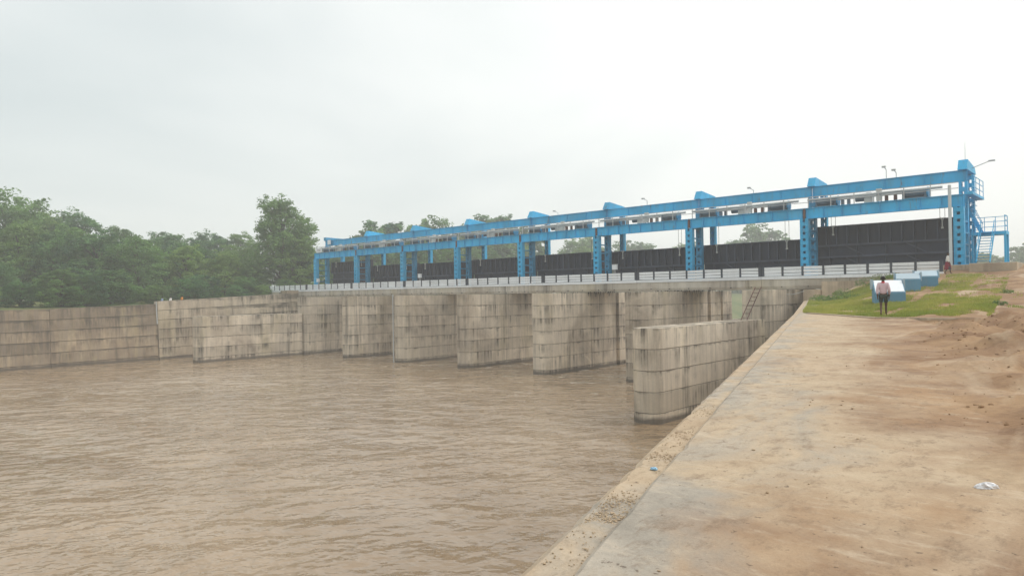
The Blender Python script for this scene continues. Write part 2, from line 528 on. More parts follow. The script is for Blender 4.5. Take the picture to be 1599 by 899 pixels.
ys, y = [], -40.0
while y < 2400:
    ys.append(y)
    y += 1.5 if y < 0 else 0.14 if y < 22 else 0.25 if y < 36 else 0.4 if y < 68 else 2.0 if y < 120 else 60 if y > 400 else 25
ss, s = [], 0.0
while s < 2300:
    ss.append(s)
    s += 0.12 if s < 9 else 0.25 if s < 14 else 0.5 if s < 25 else 3 if s < 60 else 25 if s < 300 else 200
b = MB()
vs = [(wall_x(y) + (0.62 if y < 65 else 0.0) + s, y, ground_z(wall_x(y) + 0.62 + s, y) - (0.12 if s < 0.3 else 0)) for y in ys for s in ss]
n = len(ss)
fs = [(j * n + i, j * n + i + 1, (j + 1) * n + i + 1, (j + 1) * n + i) for j in range(len(ys) - 1) for i in range(n - 1)]
b.add(vs, fs)
struct(b.build('right_bank', SOIL, smooth=True))

# water: one sheet with real swell; finer chop is in the material
b = MB()
xs = [-2400, -1200, -600, -300, -160] + [-118 + 0.55 * i for i in range(210)] + [20, 80, 300, 2400]
yw = [-2400, -600, -100, -20] + [0.55 * i for i in range(150)] + [90, 110, 150, 220, 320, 600, 2400]
vs = []
for y in yw:
    for x in xs:
        z = 0.0
        if -119 < x < -2 and -1 < y < 84:
            z = 0.05 * fbm(x * 0.30, y * 0.5, 0, 4) + 0.03 * fbm(x * 1.1, y * 1.5, 4, 2)
        vs.append((x, y, z))
n = len(xs)
b.add(vs, [(j * n + i, j * n + i + 1, (j + 1) * n + i + 1, (j + 1) * n + i) for j in range(len(yw) - 1) for i in range(n - 1)])
struct(b.build('water', WATER, smooth=True))

# far (left-hand) bank and the bank upstream
def bank(name, edge, zs, depth, mat):
    b = MB()
    vs, m = [], len(zs)
    for (x, y), (nx, ny) in edge:
        for d, z in zs:
            zz = z + (0.35 * fbm((x + nx * d) * 0.08, (y + ny * d) * 0.08, 0, 3) if d > 3 else 0)
            vs.append((x + nx * d, y + ny * d, zz))
    fs = [(j * m + i, (j + 1) * m + i, (j + 1) * m + i + 1, j * m + i + 1) for j in range(len(edge) - 1) for i in range(m - 1)]
    b.add(vs, fs)
    return struct(b.build(name, mat, smooth=True))
LB = [(0.3, -3.0), (0.35, 7.5), (3, 7.6), (12, 8.2), (30, 9.0), (80, 9.3), (300, 9.5), (1200, 9.0), (2200, 9.0)]
bank('left_bank', [((-111.4, y), (-1, 0)) for y in [-2300, -600, -200, -80] + list(range(-40, 63, 4)) + [70, 80]], LB, 0, LAND)
UB = [(-4, -2.8), (2, 0.8), (8, 3.0), (20, 6.5), (40, 8.2), (120, 9.0), (500, 9.2), (1600, 9.0)]
bank('upstream_bank', [((-111.4, 80), (-1, 0)), ((-112, 100), (-0.95, 0.3)), ((-114, 150), (-0.9, 0.42)), ((-105, 220), (-0.75, 0.66)), ((-70, 300), (-0.5, 0.86)),
                       ((0, 350), (-0.2, 0.98)), ((200, 400), (0.05, 1)), ((900, 500), (0.3, 0.95))], UB, 0, LAND)

# ------------------------------------------------------------------ river wall and walkway on the right bank
nrm = Vector((1, 0.335, 0)).normalized()
def wall_pt(y, off, z):
    return (wall_x(y) + nrm.x * off, y + nrm.y * off, z)
ysw = [-30, -15, -6] + [-2 + i * 0.1 for i in range(160)] + [14 + i for i in range(52)]
w = thing('river_wall', 'sloping-line concrete river wall with gritty coping under the dusty walkway', 'wall')
for k in range(6):                             # concrete lifts of the hidden river face
    bb = MB()
    z0, z1 = -3 + k * 1.75, -3 + (k + 1) * 1.75 - 0.06
    vs = []
    for y in (-30, 0, 30, 64.8):
        vs += [wall_pt(y, 0.03, z0), wall_pt(y, 1.2, z0), wall_pt(y, 1.2, z1), wall_pt(y, 0.03, z1)]
    fs = [(0, 1, 2, 3), (15, 14, 13, 12)]
    for j in range(3):
        for i in range(4):
            fs.append((j * 4 + i, (j + 1) * 4 + i, (j + 1) * 4 + (i + 1) % 4, j * 4 + (i + 1) % 4))
    bb.add(vs, fs)
    bb.build('concrete_lift', CON, w)
bb = MB()
vs = []
m = 0
for y in ysw:
    dz = path_z(y) - 0.05
    e = 0.008 * fbm(y * 1.3, 0.0, 2.0, 4) + 0.045 * max(0, fbm(y * 4.5, 4.0, 5.0, 5) - 0.12)
    row = [wall_pt(y, 0.0 + e, dz - 0.25), wall_pt(y, 0.0 + e, dz - 0.03), wall_pt(y, 0.05 + e, dz)] + [wall_pt(y, 0.12 + 0.09 * i, dz + 0.012 * fbm(y * 3.2, i * 0.9, 7, 5)) for i in range(4)]
    m = len(row)
    vs += row
bb.add(vs, [(j * m + i, j * m + i + 1, (j + 1) * m + i + 1, (j + 1) * m + i) for j in range(len(ysw) - 1) for i in range(m - 1)])
bb.build('coping', COPE, w)
bb = MB()
vs = []
yp = [-30, -12] + [-4 + 0.1 * i for i in range(180)] + [14 + 0.5 * i for i in range(105)]
for y in yp:
    zx = path_z(y)
    e = 0.27 + 0.008 * fbm(y * 1.7, 3.0, 1.0, 5) + 0.04 * max(0, fbm(y * 3.7, 1.0, 9.0, 5) - 0.15)
    xr = max(slab_x(y) + 1.6, wall_x(y) + 1.0)
    row = [wall_pt(y, e, zx - 0.2), wall_pt(y, e, zx - 0.02), wall_pt(y, e + 0.03, zx)]
    a = Vector(row[-1])
    q = Vector((xr, y, zx))
    for i in range(1, 9):
        p = a.lerp(q, i / 8)
        row.append((p.x, p.y, zx + 0.008 * fbm(p.x, p.y, 0, 3)))
    row.append((xr, y, zx - 0.3))
    m = len(row)
    vs += row
bb.add(vs, [(j * m + i, j * m + i + 1, (j + 1) * m + i + 1, (j + 1) * m + i) for j in range(len(yp) - 1) for i in range(m - 1)])
struct(bb.build('path', PATH))

# terrace kerb in front of the grass
k = thing('terrace_kerb', 'low dirty concrete kerb holding the edge of the grass terrace', 'kerb')
kp = [(-12.9, 36.9), (-8.2, 31.3), (-4.6, 31.4)]
for (a, c) in zip(kp[:-1], kp[1:]):
    nseg = 4
    for i in range(nseg):
        p, q = Vector((*a, 0)).lerp(Vector((*c, 0)), i / nseg), Vector((*a, 0)).lerp(Vector((*c, 0)), (i + 0.985) / nseg)
        bb = MB()
        bb.bar((p.x, p.y, G - 0.20), (q.x, q.y, G - 0.20), 0.24, 0.50)
        bb.build('kerb_stone', CON5, k)

# ------------------------------------------------------------------ piers, guide walls, bank walls, abutment
def colx(k):
    return -112.37 + 12.5 * k if k < 8 else -11.85
def stadium(r, y0, y1, tip0=1.1, tip1=1.2, notch=True, n=9):
    p = []
    for i in range(n):                         # downstream nose, from left face to right face
        a = math.pi * i / (n - 1)
        p.append((-r * math.cos(a), y0 - tip0 * math.sin(a)))
    if notch:
        for g0, g1 in ((73.95, 74.75), (77.2, 77.8)):
            p += [(r, g0), (r - 0.35, g0), (r - 0.35, g1), (r, g1)]
    for i in range(n):
        a = math.pi * i / (n - 1)
        p.append((r * math.cos(a), y1 + tip1 * math.sin(a)))
    if notch:
        for g0, g1 in ((77.8, 77.2), (74.75, 73.95)):
            p += [(-r, g0), (-r + 0.35, g0), (-r + 0.35, g1), (-r, g1)]
    return p
def inset_poly(poly, d):
    o = MB()
    n = len(poly)
    res = []
    for i in range(n):
        p, a, c = Vector(poly[i]), Vector(poly[i - 1]), Vector(poly[(i + 1) % n])
        e1, e2 = (p - a).normalized(), (c - p).normalized()
        m = Vector((-e1.y - e2.y, e1.x + e2.x))
        res.append(p + m / max(0.3, m.length_squared / 2) * d)
    return [(q.x, q.y) for q in res]
SOFF = 9.175
PZ = [-3.0, -0.9, 0.55, 2.0, 3.45, 4.9, 6.35, 7.8, SOFF]
PP = stadium(1.35, 61.3, 80.0)
pier_mesh = []
for z0, z1 in zip(PZ[:-1], PZ[1:]):
    pier_mesh.append(MB().prism(PP, 0, z1 - z0 - 0.03, 0.022).mesh('concrete_lift', CON))
core_mesh = MB().prism(inset_poly(PP, 0.06), -2.9, SOFF - 0.1).mesh('core', JOINT)
plabel = {7: 'grey pier behind the near guide wall, a rusty ladder against it', 1: 'grey pier that the far guide wall runs out from', }
for kk in range(1, 8):
    lab = plabel.get(kk, '%s free-standing round-nosed concrete pier counted from the near guide wall' % ORD[6 - kk] if 2 <= kk <= 6 else '')
    p = thing('bridge_pier', lab, 'pier', (colx(kk) - 1.0, 0, 0), group='round-nosed piers under the bridge')
    for me, z0 in zip(pier_mesh, PZ):
        link('concrete_lift', me, p, (random.uniform(-0.006, 0.006), random.uniform(-0.02, 0.02), z0))
    link('core', core_mesh, p)
    MB().box(-1.3, 1.3, 68.75, 72.5, SOFF - 0.05, 9.445).build('pier_cap', CON5, p)
GZ = [-3.0, -0.7, 0.75, 2.2, 3.65, 5.15, 6.62]
for nm, cx, r, y0, lab in (('guide_wall', colx(7) - 1.0, 1.12, 42.6, 'low stained guide wall with a blunt nose running out from the ladder pier'),
                           ('guide_wall', colx(1) - 1.05, 1.12, 44.2, 'low stained guide wall beside the far bank wall, purple-brown runs on its face')):
    g = thing(nm, lab, 'wall', (cx, 0, 0), group='guide walls beside the end piers')
    po = stadium(r, y0, 60.1, 0.8, 0.0, False)[:-9] + [(r, 60.1), (-r, 60.1)]
    for z0, z1 in zip(GZ[:-1], GZ[1:]):
        MB().prism(po, 0, z1 - z0 - 0.035, 0.022).build('concrete_lift', CON, g, loc=(random.uniform(-0.008, 0.008), 0, z0))
    MB().prism(inset_poly(po, 0.06), -2.9, 6.5).build('core', JOINT, g)

# far bank wall, three sections, slightly battered
def bank_wall(label, y0, y1, t0, t1, nl, off, mat):
    g = thing('bank_wall', label, 'wall', (-110.6 - off, y0, 0), group='sections of the far bank wall')
    for i in range(nl):
        a, c = i / nl, (i + 1) / nl
        bb = MB()
        vs = []
        for yy, zt in ((0.03, t0), (y1 - y0 - 0.03, t1)):
            zb = -2.5
            za, zc = zb + (zt - zb) * a, zb + (zt - zb) * c - 0.05
            ba, bc = -0.85 * a, -0.85 * c
            vs += [(-2.2, yy, za), (ba, yy, za), (bc, yy, zc), (-2.2, yy, zc)]
        bb.add(vs, [(0, 3, 2, 1), (4, 5, 6, 7), (1, 2, 6, 5), (2, 3, 7, 6), (0, 1, 5, 4), (3, 0, 4, 7)])
        zo = -2.5 + (t0 + 2.5) * a
        for i2, v in enumerate(bb.v):
            bb.v[i2] = (v[0], v[1], v[2] - zo)
        bb.build('concrete_lift', mat, g, loc=(random.uniform(-0.02, 0.02), 0, zo))
    return g
bank_wall('brown striped section of the bank wall farthest from the bridge', -30, 28.4, 7.75, 8.05, 7, 0.05, CON4)
bank_wall('dark brown stained middle section of the bank wall below the trees', 28.4, 42.5, 8.05, 8.45, 7, 0.12, CON4)
bank_wall('paler bank wall section stepping up to the bridge deck', 42.5, 66.5, 8.86, 9.95, 8, 0.0, CON2)

ab = thing('bridge_abutment', 'brownish concrete abutment block under the deck beside the grass slope', 'abutment')
MB().prism([(-23.15, 65.0), (-22.1, 65.0), (-22.1, 67.9), (-23.15, 67.9)], -3, 9.13, 0.02).build('end_post', CON5, ab)
MB().box(-22.05, -13.0, 66.6, 67.9, 6, 9.85).build('wing_wall', CON5, ab)
MB().box(-23.1, -13.0, 67.95, 79.5, -3, 9.12).build('core', CON5, ab)
ab2 = thing('bridge_abutment', 'shaded concrete abutment closing the bay at the far bank wall', 'abutment')
MB().box(-125.0, -111.9, 66.55, 80.0, -3, 9.12).build('core', CON5, ab2)
MB().box(-113.6, -111.5, 64.2, 66.5, 9.0, 10.35).build('end_post', CON5, ab2)

# deck
dk = thing('bridge_deck', 'long pale concrete deck beam carried on the river piers', 'bridge')
exp = [-124.6, -111.4, -97.63, -83.87, -70.14, -56.35, -42.6, -28.25, -12.6]
for a, c in zip(exp[:-1], exp[1:]):
    bb = MB()
    bb.add([(a + 0.02, 68.12, SOFF + 0.01), (c - 0.02, 68.12, SOFF + 0.01), (c - 0.02, 67.98, 9.5), (a + 0.02, 67.98, 9.5), (a + 0.02, 67.98, 10.17), (c - 0.02, 67.98, 10.17),
            (c - 0.02, 68.6, 10.17), (a + 0.02, 68.6, 10.17), (c - 0.02, 68.6, SOFF + 0.01), (a + 0.02, 68.6, SOFF + 0.01)],
           [(0, 1, 2, 3), (3, 2, 5, 4), (4, 5, 6, 7), (7, 6, 8, 9), (9, 8, 1, 0), (0, 3, 4, 7, 9), (1, 8, 6, 5, 2)])
    o = bb.build('edge_beam', CON3, dk)
    MB().box(a + 0.02, c - 0.02, 68.61, 72.6, 9.45, 10.2).build('deck_slab', CON3, dk)
    for xx in [a + (c - a) * q for q in (0.13, 0.29, 0.45, 0.62, 0.78, 0.93)]:   # short drain spouts in the edge beam
        MB().tube((xx, 67.85, 9.42), (xx, 68.1, 9.46), 0.045, 6).build('drain_spout', CABLE, dk)

# parapet: one run per span
random.seed(3)
unit = MB().box(-0.5, 0.5, -0.5, 0.5, -0.5, 0.5)
rail_me = unit.mesh('rail', WHITE)
post_me = unit.mesh('post', POST)
kerb_me = unit.mesh('kerb_band', WHITE)
exr = exp[::-1]
for si, (c, a) in enumerate(zip(exr[:-1], exr[1:])):
    t = thing('parapet', '%s run of white railed parapet with dark posts counted from the blue stairs' % ORD[si], 'parapet', ((a + c) / 2, 68.1, 10.17), group='parapet runs along the bridge')
    Lx = c - a
    o = link('kerb_band', kerb_me, t, (0, -0.02, 0.145))
    o.scale = (Lx - 0.05, 0.36, 0.28)
    npan = max(6, round(Lx / 1.98))
    for i in range(npan + 1):
        x = -Lx / 2 + 0.18 + (Lx - 0.36) * i / npan
        o = link('post', post_me, t, (x, 0, 0.745))
        o.scale = (0.25 if i in (0, npan) else 0.19, 0.19, 0.96)
    for i in range(npan):
        x0 = -Lx / 2 + 0.18 + (Lx - 0.36) * (i + 0.5) / npan
        wd = (Lx - 0.36) / npan - 0.21
        tight = random.random() < 0.4
        for j in range(3):
            o = link('rail', rail_me, t, (x0 + random.uniform(-0.015, 0.015), random.uniform(-0.02, 0.02), 0.46 + j * 0.295))
            o.scale = (wd, 0.13, 0.275 if tight else 0.25)
            o.rotation_euler.y = random.uniform(-0.012, 0.012)

# ------------------------------------------------------------------ blue gantry
GA = thing('hoist_gantry', 'long bright blue steel gantry with plate girders standing on the bridge', 'gantry', (0, 0, 0))
DECK = 10.2
def laced_column(name, x, y, wx, wy, z0, z1, mat, pitch, parent, gap=0.34, closed=False):
    bb = MB()
    ch = wx * (1 - gap) / 2
    for sx in (-1, 1):
        xc = sx * (wx / 2 - ch / 2)
        bb.box(x + xc - ch / 2, x + xc + ch / 2, y - wy / 2, y - wy / 2 + 0.05, z0, z1)
        bb.box(x + xc - ch / 2, x + xc + ch / 2, y + wy / 2 - 0.05, y + wy / 2, z0, z1)
        xo = x + sx * (wx / 2 - 0.02)
        bb.box(xo - 0.02, xo + 0.02, y - wy / 2 + 0.051, y + wy / 2 - 0.051, z0, z1)
    bb.box(x - wx / 2 - 0.12, x + wx / 2 + 0.12, y - wy / 2 - 0.12, y + wy / 2 + 0.12, z0 - 0.02, z0 + 0.05)
    c = bb.build(name, mat, parent)
    z = z0 + 0.25
    yy = y - wy / 2 - 0.012
    me = MB().box(x - wx / 2 + 0.05, x + wx / 2 - 0.05, yy - 0.011, yy + 0.011, 0, pitch * 0.58).mesh('batten', mat)
    if closed:
        MB().box(x - wx / 2 + 0.05, x + wx / 2 - 0.05, y + wy / 2 + 0.003, y + wy / 2 + 0.02, z0 + 0.06, z1 - 0.02).build('back_plate', BLUED, c)
    while z + pitch * 0.6 < z1:
        link('batten', me, c, (0, 0, z))
        z += pitch
    return c
def plate_girder(x0, x1, y, z0, z1, mat, nst, parent, fl=0.42):
    bb = MB()
    bb.box(x0, x1, y - 0.03, y + 0.03, z0 + 0.045, z1 - 0.045)
    bb.box(x0, x1, y - fl / 2, y + fl / 2, z1 - 0.044, z1)
    bb.box(x0, x1, y - fl / 2, y + fl / 2, z0, z0 + 0.044)
    g = bb.build('girder', mat, parent)
    st = MB().box(-0.012, 0.012, y - fl / 2 + 0.03, y - 0.031, z0 + 0.046, z1 - 0.046).mesh('stiffener', mat)
    for i in range(nst + 1):
        link('stiffener', st, g, (x0 + 0.08 + (x1 - x0 - 0.16) * i / nst, 0, 0))
    return g
GB, GT = 16.08, 17.14
UB0, UB1 = 18.48, 19.52
FY, TY, RY = 70.7, 73.0, 76.4
for kk in range(9):
    x = colx(kk)
    base = DECK if kk < 8 else 11.05
    laced_column('column', x, FY, 0.80, 0.6, base, GB, BLUE, 0.62, GA, 0.30, True)
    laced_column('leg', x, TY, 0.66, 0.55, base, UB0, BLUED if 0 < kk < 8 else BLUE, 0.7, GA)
    laced_column('leg', x, RY, 0.60, 0.55, base, UB1, BLUE, 0.7, GA, 0.4)
    # head beam, struts between column and leg, and the gabled cap on the tower
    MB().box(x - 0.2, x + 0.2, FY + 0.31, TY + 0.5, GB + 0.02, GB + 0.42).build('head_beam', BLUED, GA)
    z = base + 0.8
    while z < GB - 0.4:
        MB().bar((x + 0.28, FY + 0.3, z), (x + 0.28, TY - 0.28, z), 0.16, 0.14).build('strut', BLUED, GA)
        z += 1.0
    if kk > 0:
        prof = [(72.45, UB1 + 0.005), (76.95, UB1 + 0.005), (76.35, 20.12), (73.0, 20.45)]
    else:
        prof = [(72.55, UB1 + 0.005), (76.95, UB1 + 0.005), (76.95, 20.02), (72.55, 20.12)]
    bb = MB()
    hw = 0.36
    n = len(prof)
    bb.add([(x - hw, *p) for p in prof] + [(x + hw, *p) for p in prof],
           [tuple(range(n))[::-1], tuple(range(n, 2 * n))] + [(i, (i + 1) % n, n + (i + 1) % n, n + i) for i in range(n)])
    bb.build('tower_cap', BLUE if kk > 0 else BLUED, GA)
    # rusty splice plate at the girder joint
    if 0 < kk < 8:
        MB().box(x - 0.09, x + 0.09, FY - 0.24, FY - 0.05, GB + 0.08, GT - 0.08).build('splice_plate', RUST, GA)
        MB().bar((x + 0.5, TY, 17.3), (x + 0.5, TY, UB0), 0.14, 0.14).build('hanger', BLUE, GA)
for kk in range(8):
    a, c = colx(kk), colx(kk + 1)
    plate_girder(a + (0.1 if kk else -0.4), c - (0.1 if kk < 7 else -0.45), FY, GB, GT, BLUE, 8, GA)
    plate_girder(a + (0.02 if kk else -0.33), c - (0.02 if kk < 7 else -0.33), TY - 0.05, UB0, UB1, BLUE, 4, GA, 0.3)
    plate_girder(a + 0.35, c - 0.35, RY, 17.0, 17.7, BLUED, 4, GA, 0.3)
    MB().box(a + 0.02, c - 0.02, FY + 0.22, RY - 0.35, GT + 0.012, GT + 0.05).build('walkway', MACH, GA)
    MB().bar((a, FY - 0.12, GT + 0.55), (c, FY - 0.12, GT + 0.55), 0.055, 0.055).build('handrail', GALV, GA)
    MB().bar((a, FY - 0.12, GT + 1.05), (c, FY - 0.12, GT + 1.05), 0.065, 0.065).build('handrail', GALV, GA)
    for i in range(6):
        xx = a + 0.4 + (c - a - 0.4) * i / 6
        MB().bar((xx, FY - 0.12, GT), (xx, FY - 0.12, GT + 1.07), 0.07, 0.07).build('handrail_post', GALV, GA)
# hoist units on the walkway: line shaft, two drums and a gearbox over every gate
def hoist(kk):
    a = colx(kk)
    h = thing('gate_hoist', 'grey %s rope hoist with drums and shaft on the blue gantry, counted from the stairs' % ORD[7 - kk], 'hoist', (a, 71.9, GT + 0.055), group='rope hoists along the gantry')
    span = colx(kk + 1) - a
    dl, dr = 1.7, min(9.4, span - 2.6)
    for d in (dl, dr):
        bb = MB().box(d - 0.95, d + 0.95, -0.4, 0.85, 0.0, 0.18).box(d - 0.95, d - 0.82, -0.35, 0.8, 0.181, 0.95).box(d + 0.82, d + 0.95, -0.35, 0.8, 0.181, 0.95)
        bb.build('drum_frame', MACH, h)
        MB().tube((d - 0.8, 0.2, 0.58), (d + 0.8, 0.2, 0.58), 0.36, 16).build('drum', MACH, h, smooth=False)
        MB().tube((d + 1.0, 0.1, 0.55), (d + 1.12, 0.1, 0.55), 0.5, 18).build('gear_wheel', BLUED, h)
    mid = (dl + dr) / 2
    MB().box(mid - 0.35, mid + 0.35, -0.3, 0.45, 0, 0.78).box(mid - 0.2, mid + 0.2, -0.2, 0.3, 0.781, 1.05).build('gearbox', MACHW, h)
    MB().tube((mid - 1.2, 0.1, 0.5), (mid - 0.36, 0.1, 0.5), 0.24, 12).build('motor', MACH, h)
    MB().box(mid + 0.75, mid + 1.2, -0.5, -0.2, 0.12, 1.25).build('control_cabinet', MACHW, h)
    for q in (0.8, 1.15):
        MB().bar((mid + q, -0.35, 0), (mid + q, -0.35, 0.119), 0.05, 0.05).build('cabinet_leg', RUST, h)
    MB().tube((dl + 1.13, -0.35, 0.62), (dr - 0.96, -0.35, 0.62), 0.085, 10).build('line_shaft', GALV, h)
    MB().tube((dl - 1.6, -0.62, 0.80), (dr + 2.3, -0.62, 0.80), 0.12, 8).build('cable_pipe', GALV, h)
    for q in (dl + 1.6, mid - 1.7, mid + 1.6, dr - 1.5):
        MB().box(q - 0.12, q + 0.12, -0.5, -0.2, 0, 0.53).build('bearing_stand', MACH if q < mid else RUST, h)
for kk in range(8):
    hoist(kk)

# ------------------------------------------------------------------ gates
def gate(kk):
    tall = kk in (0, 7)
    x0 = colx(kk) - 0.1
    x1 = colx(kk + 1) - 0.25
    top = 15.52 if tall else 14.38 + 0.08 * math.sin(kk * 2.1)
    w = x1 - x0
    lab = {0: 'tall black lift gate in the bay by the white sign board', 7: 'tallest-showing black lift gate, beside the blue stairs'}.get(kk, 'black ribbed lift gate, %s bay from the blue stairs' % ORD[7 - kk])
    g = thing('sluice_gate', lab, 'gate', (x0, 73.85, top), group='black lift gates hung in the bays')
    H = 5.1 if tall else 4.0
    MB().box(0, w, 0.45, 0.49, -H, 0).build('skin_plate', BLACK, g)
    fl = [-0.08, -2.0, -3.15, -4.3] if tall else [-0.08, -2.12, -3.5]
    for i, z in enumerate(fl):
        hh = 0.11 if i == 0 else 0.19
        bb = MB().box(0, w, 0.02, 0.05, z - hh / 2, z + hh / 2).box(0, w, 0.051, 0.449, z - 0.02, z + 0.02)
        bb.build('cross_girder', BLACKR, g)
    nr = 13
    deep = -2.0 if tall else -2.1
    me = MB().box(-0.05, 0.05, 0.06, 0.449, deep + 0.11, -0.15).mesh('rib', BLACKR)
    for i in range(nr + 1):
        link('rib', me, g, (0.06 + (w - 0.12) * i / nr, 0, 0))
    for za, zb in zip(fl[1:-1], fl[2:]):
        for i in range(5):
            xa = w * (i + 0.5) / 5
            MB().box(xa - 0.02, xa + 0.02, 0.2, 0.449, zb + 0.1, za - 0.1).build('rib', BLACKR, g)
        for sx in (0.22, 0.64):
            MB().bar((w * sx, 0.3, za - 0.1), (w * (sx + 0.13), 0.3, zb + 0.1), 0.10, 0.10).build('brace', BLACKR, g)
    for d in (1.75, w - 2.75 if kk < 7 else w - 1.6):
        bb = MB().bar((d - 0.13, -0.03, 0.02), (d, -0.03, -0.32), 0.08, 0.08).bar((d + 0.13, -0.03, 0.02), (d, -0.03, -0.32), 0.08, 0.08).bar((d, -0.03, -0.30), (d, -0.03, -0.85), 0.09, 0.09).box(d - 0.1, d + 0.1, -0.06, 0.0, -1.0, -0.84)
        bb.build('lifting_lug', MACHW, g)
        for q in (-0.2, 0.2):
            MB().tube((d + q, 0.1, -0.03), (d + q, 0.1, GT - top), 0.02, 5).build('rope', CABLE, g)
    return g
for kk in range(8):
    gate(kk)

# ------------------------------------------------------------------ stairs at the end tower
st = thing('access_stair', 'blue steel stairs with railed landing at the gantry end tower', 'stairs', (0, 0, 0))
def flight(p0, p1, wdir, width, nt):
    p0, p1, wd = Vector(p0), Vector(p1), Vector(wdir) * width / 2
    for s in (-1, 1):
        MB().bar(p0 + wd * s, p1 + wd * s, 0.05, 0.24).build('stringer', BLUE, st)
        hh = Vector((0, 0, 0.95))
        MB().bar(p0 + wd * s + hh, p1 + wd * s + hh, 0.045, 0.045).build('handrail', BLUE, st)
        for q in (0.05, 0.5, 0.95):
            a = p0.lerp(p1, q) + wd * s
            MB().bar(a, a + hh, 0.04, 0.04).build('baluster', BLUE, st)
    for i in range(nt):
        c = p0.lerp(p1, (i + 0.6) / nt)
        d = (p1 - p0)
        d.z = 0
        d.normalize()
        MB().bar(c - wd * 0.95 , c + wd * 0.95, 0.26, 0.045).build('tread', BLUED, st)
LZ = 13.85
flight((-9.95, 69.0, 11.15), (-9.95, 71.7, LZ), (1, 0, 0), 0.95, 11)
MB().box(-11.2, -8.65, 71.75, 73.4, LZ - 0.28, LZ).build('landing', BLUE, st)
for px_, py_ in ((-8.75, 71.85), (-8.75, 73.3), (-11.1, 71.85), (-11.1, 73.3)):
    MB().box(px_ - 0.08, px_ + 0.08, py_ - 0.08, py_ + 0.08, 11.1, LZ - 0.285).build('post', BLUE, st)
    MB().bar((px_, py_, LZ), (px_, py_, LZ + 1.35), 0.055, 0.055).build('baluster', BLUE, st)
for px_ in (-9.6, -10.4):
    MB().bar((px_, 73.3, LZ), (px_, 73.3, LZ + 1.35), 0.045, 0.045).build('baluster', BLUE, st)
for z in (0.5, 0.95, 1.35):
    MB().bar((-8.75, 71.85, LZ + z), (-8.75, 73.3, LZ + z), 0.045, 0.045).build('handrail', BLUE, st)
    MB().bar((-8.75, 73.3, LZ + z), (-11.1, 73.3, LZ + z), 0.045, 0.045).build('handrail', BLUE, st)
flight((-10.75, 74.6, LZ), (-12.2, 74.6, 17.2), (0, 1, 0), 0.8, 13)
MB().box(-11.0, -9.9, 73.42, 75.0, LZ - 0.2, LZ - 0.01).build('landing', BLUE, st)
MB().box(-11.45, -10.85, 70.9, 76.6, 17.1, 17.32).build('landing', BLUE, st)
for yy in (70.95, 72.8, 74.6, 76.5):
    MB().bar((-10.9, yy, 17.32), (-10.9, yy, 18.75), 0.05, 0.05).build('baluster', BLUE, st)
for z in (17.8, 18.3, 18.75):
    MB().bar((-10.9, 70.95, z), (-10.9, 76.5, z), 0.045, 0.045).build('handrail', BLUE, st)
for i in range(15):                            # rungs of the caged tower face
    z = 11.6 + i * 0.45
    MB().bar((-11.35, 73.4, z), (-11.35, 76.0, z), 0.05, 0.05).build('rung', BLUED, st)
pl = thing('tower_plinth', 'weathered concrete plinth under the blue stairs and end tower', 'plinth')
MB().prism([(-13.0, 69.7), (-10.9, 69.7), (-10.9, 77.2), (-13.0, 77.2)], 9.9, 11.04, 0.04).build('block', CON5, pl)
MB().prism([(-10.85, 68.5), (-7.6, 68.5), (-7.6, 74.0), (-10.85, 74.0)], 9.7, 11.09, 0.04).build('block', CON5, pl)
o = MB().path([(-12.42, 70.1, 10.9), (-12.42, 70.1, 17.95)], 0.13, 10)
tag(o.build('riser_pipe', m_paint('pale_pipe', (0.60, 0.66, 0.68), 0.06), None), 'pale grey riser pipe in front of the end column', 'pipe')

# ------------------------------------------------------------------ lamps, signs, small fittings
def lamp(x, y, z, h, dx, lab):
    l = thing('flood_lamp', lab, 'lamp', (x, y, z), group='small lamps on the gantry')
    MB().tube((0, 0, 0), (0, 0, h), 0.035, 6).build('pole', GALV, l)
    MB().bar((0, 0, h), (dx, -0.35, h + 0.22), 0.05, 0.05).build('arm', GALV, l)
    MB().box(dx - 0.16, dx + 0.16, -0.55, -0.28, h + 0.16, h + 0.30).build('lamp_head', GALV, l)
lamp(-18.05, TY - 0.05, UB1, 0.85, -0.1, 'taller small lamp on the blue girder above the gate beside the stairs')
lamp(-17.2, TY - 0.05, UB1, 0.45, -0.12, 'shorter small lamp on the blue girder above the gate beside the stairs')
lamp(-31.0, TY - 0.05, UB1, 0.35, -0.3, 'small lamp on the girder, second bay from the stairs')
lamp(-44.1, TY - 0.05, UB1, 0.55, -0.3, 'small lamp on the girder, third bay from the stairs')
lamp(-57.7, TY - 0.05, UB1, 0.3, -0.3, 'small lamp on the girder, fourth bay from the stairs')
l = thing('flood_lamp', 'street lamp reaching out from the end tower top beside its mast', 'lamp', (-11.5, 75.0, 19.9))
MB().tube((0, 0, 0), (1.3, 0, 0.45), 0.035, 6).build('arm', GALV, l)
MB().box(1.25, 1.75, -0.1, 0.1, 0.42, 0.54).build('lamp_head', GALV, l)
o = MB().tube((-11.85, 74.0, 20.35), (-11.85, 74.0, 22.1), 0.03, 6, 0.012).tube((-11.85, 74.0, 20.35), (-11.85, 74.0, 20.5), 0.09, 8)
tag(o.build('lightning_rod', GALV), 'thin mast on the cap of the end tower', 'mast')
def board(x, y, z, w, h, lab, posts):
    s = thing('sign_board', lab, 'sign', (x, y, z))
    MB().box(-w / 2, w / 2, -0.03, 0.03, 0, h).build('panel', WHITE, s)
    f = MB().box(-w / 2 - 0.04, w / 2 + 0.04, 0.031, 0.06, -0.04, h + 0.04)
    f.build('frame', MACH, s)
    for q in posts:
        MB().bar((q, 0.1, -0.75), (q, 0.1, 0.1), 0.05, 0.05).build('post', GALV, s)
    return s
